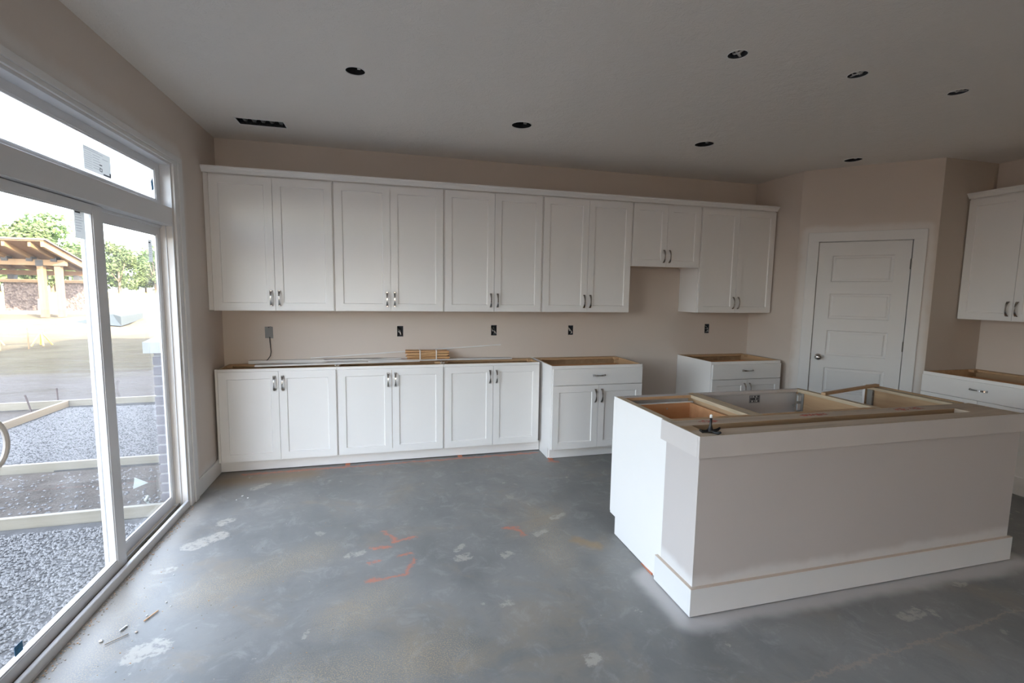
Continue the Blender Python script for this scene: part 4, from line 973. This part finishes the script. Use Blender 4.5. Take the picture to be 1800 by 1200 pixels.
# sawhorse-like orange frame and survey sticks
t = thing('sawhorse', 'small orange sawhorse on the edge of the house shadow', 'sawhorse', (-8.7, 12.9, gz(-8.7, 12.9)))
for (a, b) in (((-.15, -.2, 0), (0, 0, .42)), ((.15, -.2, 0), (0, 0, .42)), ((-.15, .2, 0), (0, 0, .42)), ((.15, .2, 0), (0, 0, .42)), ((-1.35, -.2, 0), (-1.2, 0, .42)), ((-1.05, .2, 0), (-1.2, 0, .42))):
    mb = MB(); mb.tube([a, b], .022, M['safety'], 6); mb.build('leg', t)
mb = MB(); mb.box(-1.25, -.03, .40, .06, .03, .45, M['safety']); mb.build('beam', t)
for i, (x, y, h_) in enumerate(((-9.1, 11.9, .55), (-8.5, 12.0, .6), (-9.6, 12.6, .45))):
    mb = MB(); mb.box(-.012, -.012, -.05, .012, .012, h_, M['beam']); tag(mb.build('survey_stick', loc=(x, y, gz(x, y))), ['thin wooden survey stick in front of the orange sawhorse', 'tallest thin survey stick, right of the sawhorse', 'shortest thin survey stick, left of the sawhorse'][i], 'stick', 'survey sticks')

# pavilion under construction
pv = thing('timber_pavilion', 'open timber pavilion with slanted cedar roof and dark mulch bays', 'pavilion', (-17.0, 28.4, ZG))
PB, PD = M['beam'], M['deck']
for (x, y) in ((-.33, 0), (.42, .1), (-7.5, 0), (-6.8, 0)):
    mb = MB(); mb.box(x-.14, y-.14, 0, x+.14, y+.14, 2.86, PB); mb.build('post', pv)
    mb = MB(); mb.box(x-.17, y-.17, 2.86, x+.17, y+.17, 3.2, M['bracket']); mb.build('bracket', pv)
mb = MB(); mb.box(-9, -.13, 2.90, .85, .13, 3.22, PB); mb.build('beam', pv)
mb = MB(); mb.box(-9, 1.9, 2.38, .8, 2.12, 2.66, PD); mb.build('beam', pv)
x = -8.6
while x < .8:
    mb = MB(); mb.prism([(-2.0, 4.05), (2.3, 2.76), (2.3, 2.55), (-2.0, 3.80)], 0, x-.07, x+.07, PB); mb.build('rafter', pv)
    mb = MB(); mb.box(x-.14, -.20, 3.12, x+.14, .20, 3.36, M['bracket']); mb.build('bracket', pv); x += 1.12
mb = MB(); mb.prism([(-2.1, 4.14), (2.4, 2.79), (2.4, 2.73), (-2.1, 4.08)], 0, -9.2, 1.05, PD); mb.build('roof_deck', pv)
mb = MB(); mb.prism([(-2.15, 4.24), (2.45, 2.86), (2.45, 2.80), (-2.15, 4.15)], 0, -9.2, 1.15, M['shingle']); mb.build('roofing', pv)
mb = MB(); mb.prism([(-2.1, 4.07), (2.3, 2.75), (2.3, 2.50), (-2.1, 3.80)], 0, .90, 1.04, PB); mb.build('fascia', pv)
for x in (-7.5, -5.6, -4.4, -2.9, -1.4, .3):
    mb = MB(); mb.box(x-.15, 1.85, 2.12, x+.15, 2.17, 2.40, M['bracket']); mb.build('bracket', pv)
for (xa, xb) in ((-4.5, -2.75), (-1.45, .2)):
    mb = MB(); mb.box(xa, 3.8, 0, xb, 4.0, 1.95, M['mulch']); mb.build('mulch_bay', pv)
    mb = MB(); mb.box(xa-.15, 3.7, 1.95, xb+.1, 4.1, 2.15, PB); mb.build('bay_cap', pv)
for (xa, xb) in ((-6.2, -4.65), (-2.6, -1.6)):
    mb = MB(); mb.box(xa, 3.4, 0, xb, 3.6, .95, M['concrete_block']); mb.build('low_wall', pv)
mb = MB(); mb.box(-9, 3.0, 0, .3, 3.2, .22, M['concrete_block']); mb.build('kerb', pv)

# trees along the far edge of the field
def crown_mesh(name, seed, mat, n=2600, rx=3.0, rz=4.4):
    rr = random.Random(seed); blobs = []
    for q in range(13):
        a = rr.uniform(0, 6.28); z = rr.uniform(.15, 1.0); rad = rx*(1-.55*z)*rr.uniform(.3, .9)
        blobs.append((rad*math.cos(a), rad*math.sin(a), 1.2+z*rz*1.55, rr.uniform(.9, 1.7)))
    vs, fs = [], []
    for q in range(n):
        bx_, by_, bz_, br_ = rr.choice(blobs); d = Vector((rr.gauss(0, 1), rr.gauss(0, 1), rr.gauss(0, 1))).normalized(); c_ = Vector((bx_, by_, bz_))+d*br_*rr.uniform(.6, 1.08)
        u = Vector((rr.gauss(0, 1), rr.gauss(0, 1), rr.gauss(0, .7))).normalized(); w_ = u.cross(d+Vector((.1, .2, .3))).normalized(); s_ = rr.uniform(.12, .30); b = len(vs)
        vs += [tuple(c_+u*s_), tuple(c_+w_*s_*.7), tuple(c_-u*s_), tuple(c_-w_*s_*.7)]; fs.append((b, b+1, b+2, b+3))
    me = bpy.data.meshes.new(name); me.from_pydata(vs, [], fs); me.materials.append(mat); return me
CR = [crown_mesh('crown_a', 1, M['leaf_a']), crown_mesh('crown_b', 2, M['leaf_b']), crown_mesh('crown_c', 3, M['leaf_c']), crown_mesh('crown_d', 4, M['leaf_a'], rx=3.6, rz=3.6)]
mb = MB(); mb.tube([(0, 0, -.3), (.1, .05, 2.5), (-.1, .1, 6)], [.22, .17, .08], M['bark'], 8)
for a in (0.4, 2.2, 4.1): mb.tube([(0, .05, 2.2), (1.0*math.cos(a), 1.0*math.sin(a), 3.8), (1.7*math.cos(a), 1.7*math.sin(a), 5.2)], [.10, .07, .03], M['bark'], 6)
TR = mb.mesh('trunk', smooth=True)
ORD = ['rightmost', 'second from the right', 'third from the right', 'fourth from the right', 'fifth from the right', 'sixth from the right', 'seventh from the right', 'eighth from the right', 'ninth from the right', 'leftmost']
def tree(x, y, k_, s_, rz, label, group):
    t = thing('tree', label, 'tree', (x, y, ZG-.1), rz, group); t.scale = (s_, s_, s_)
    link(CR[k_], 'crown', t); link(TR, 'trunk', t)
rr = random.Random(17)
for i in range(10):
    x = -38.5-i*3.6+rr.uniform(-.8, .8); y = 100+rr.uniform(-2, 5)
    tree(x, y, [1, 3, 0, 2][i % 4], rr.uniform(.98, 1.15)*(1.38 if i > 4 else 1.05), rr.uniform(0, 6), ('%s of the front row of %s trees edging the field' % (ORD[i], ['olive', 'broad green', 'green', 'dark green'][i % 4])), 'field edge trees')
for i in range(9):
    x = -44-i*4.6; tree(x, 112+rr.uniform(-2, 4), [2, 0][i % 2], rr.uniform(1.0, 1.25)*(1.5 if i > 3 else 1.05), rr.uniform(0, 6), ('%s tree of the second row, behind the field edge trees' % ORD[i]), 'second row trees')
# dry grass strip in front of the trees
vs, fs = [], []
for q in range(9000):
    x, y = rr.uniform(-110, -28), rr.uniform(92, 101); h_ = rr.uniform(.25, .8); b = len(vs); dx = rr.uniform(-.1, .1)
    vs += [(x-.05, y, ZG-.1), (x+.05, y, ZG-.1), (x+dx, y, ZG+h_)]; fs.append((b, b+1, b+2))
me = bpy.data.meshes.new('dry_grass'); me.from_pydata(vs, [], fs); me.materials.append(M['straw']); o = bpy.data.objects.new('dry_grass', me); COL.objects.link(o)
tag(o, 'strip of tall yellow dry grass below the trees', 'grass'); o['kind'] = 'stuff'
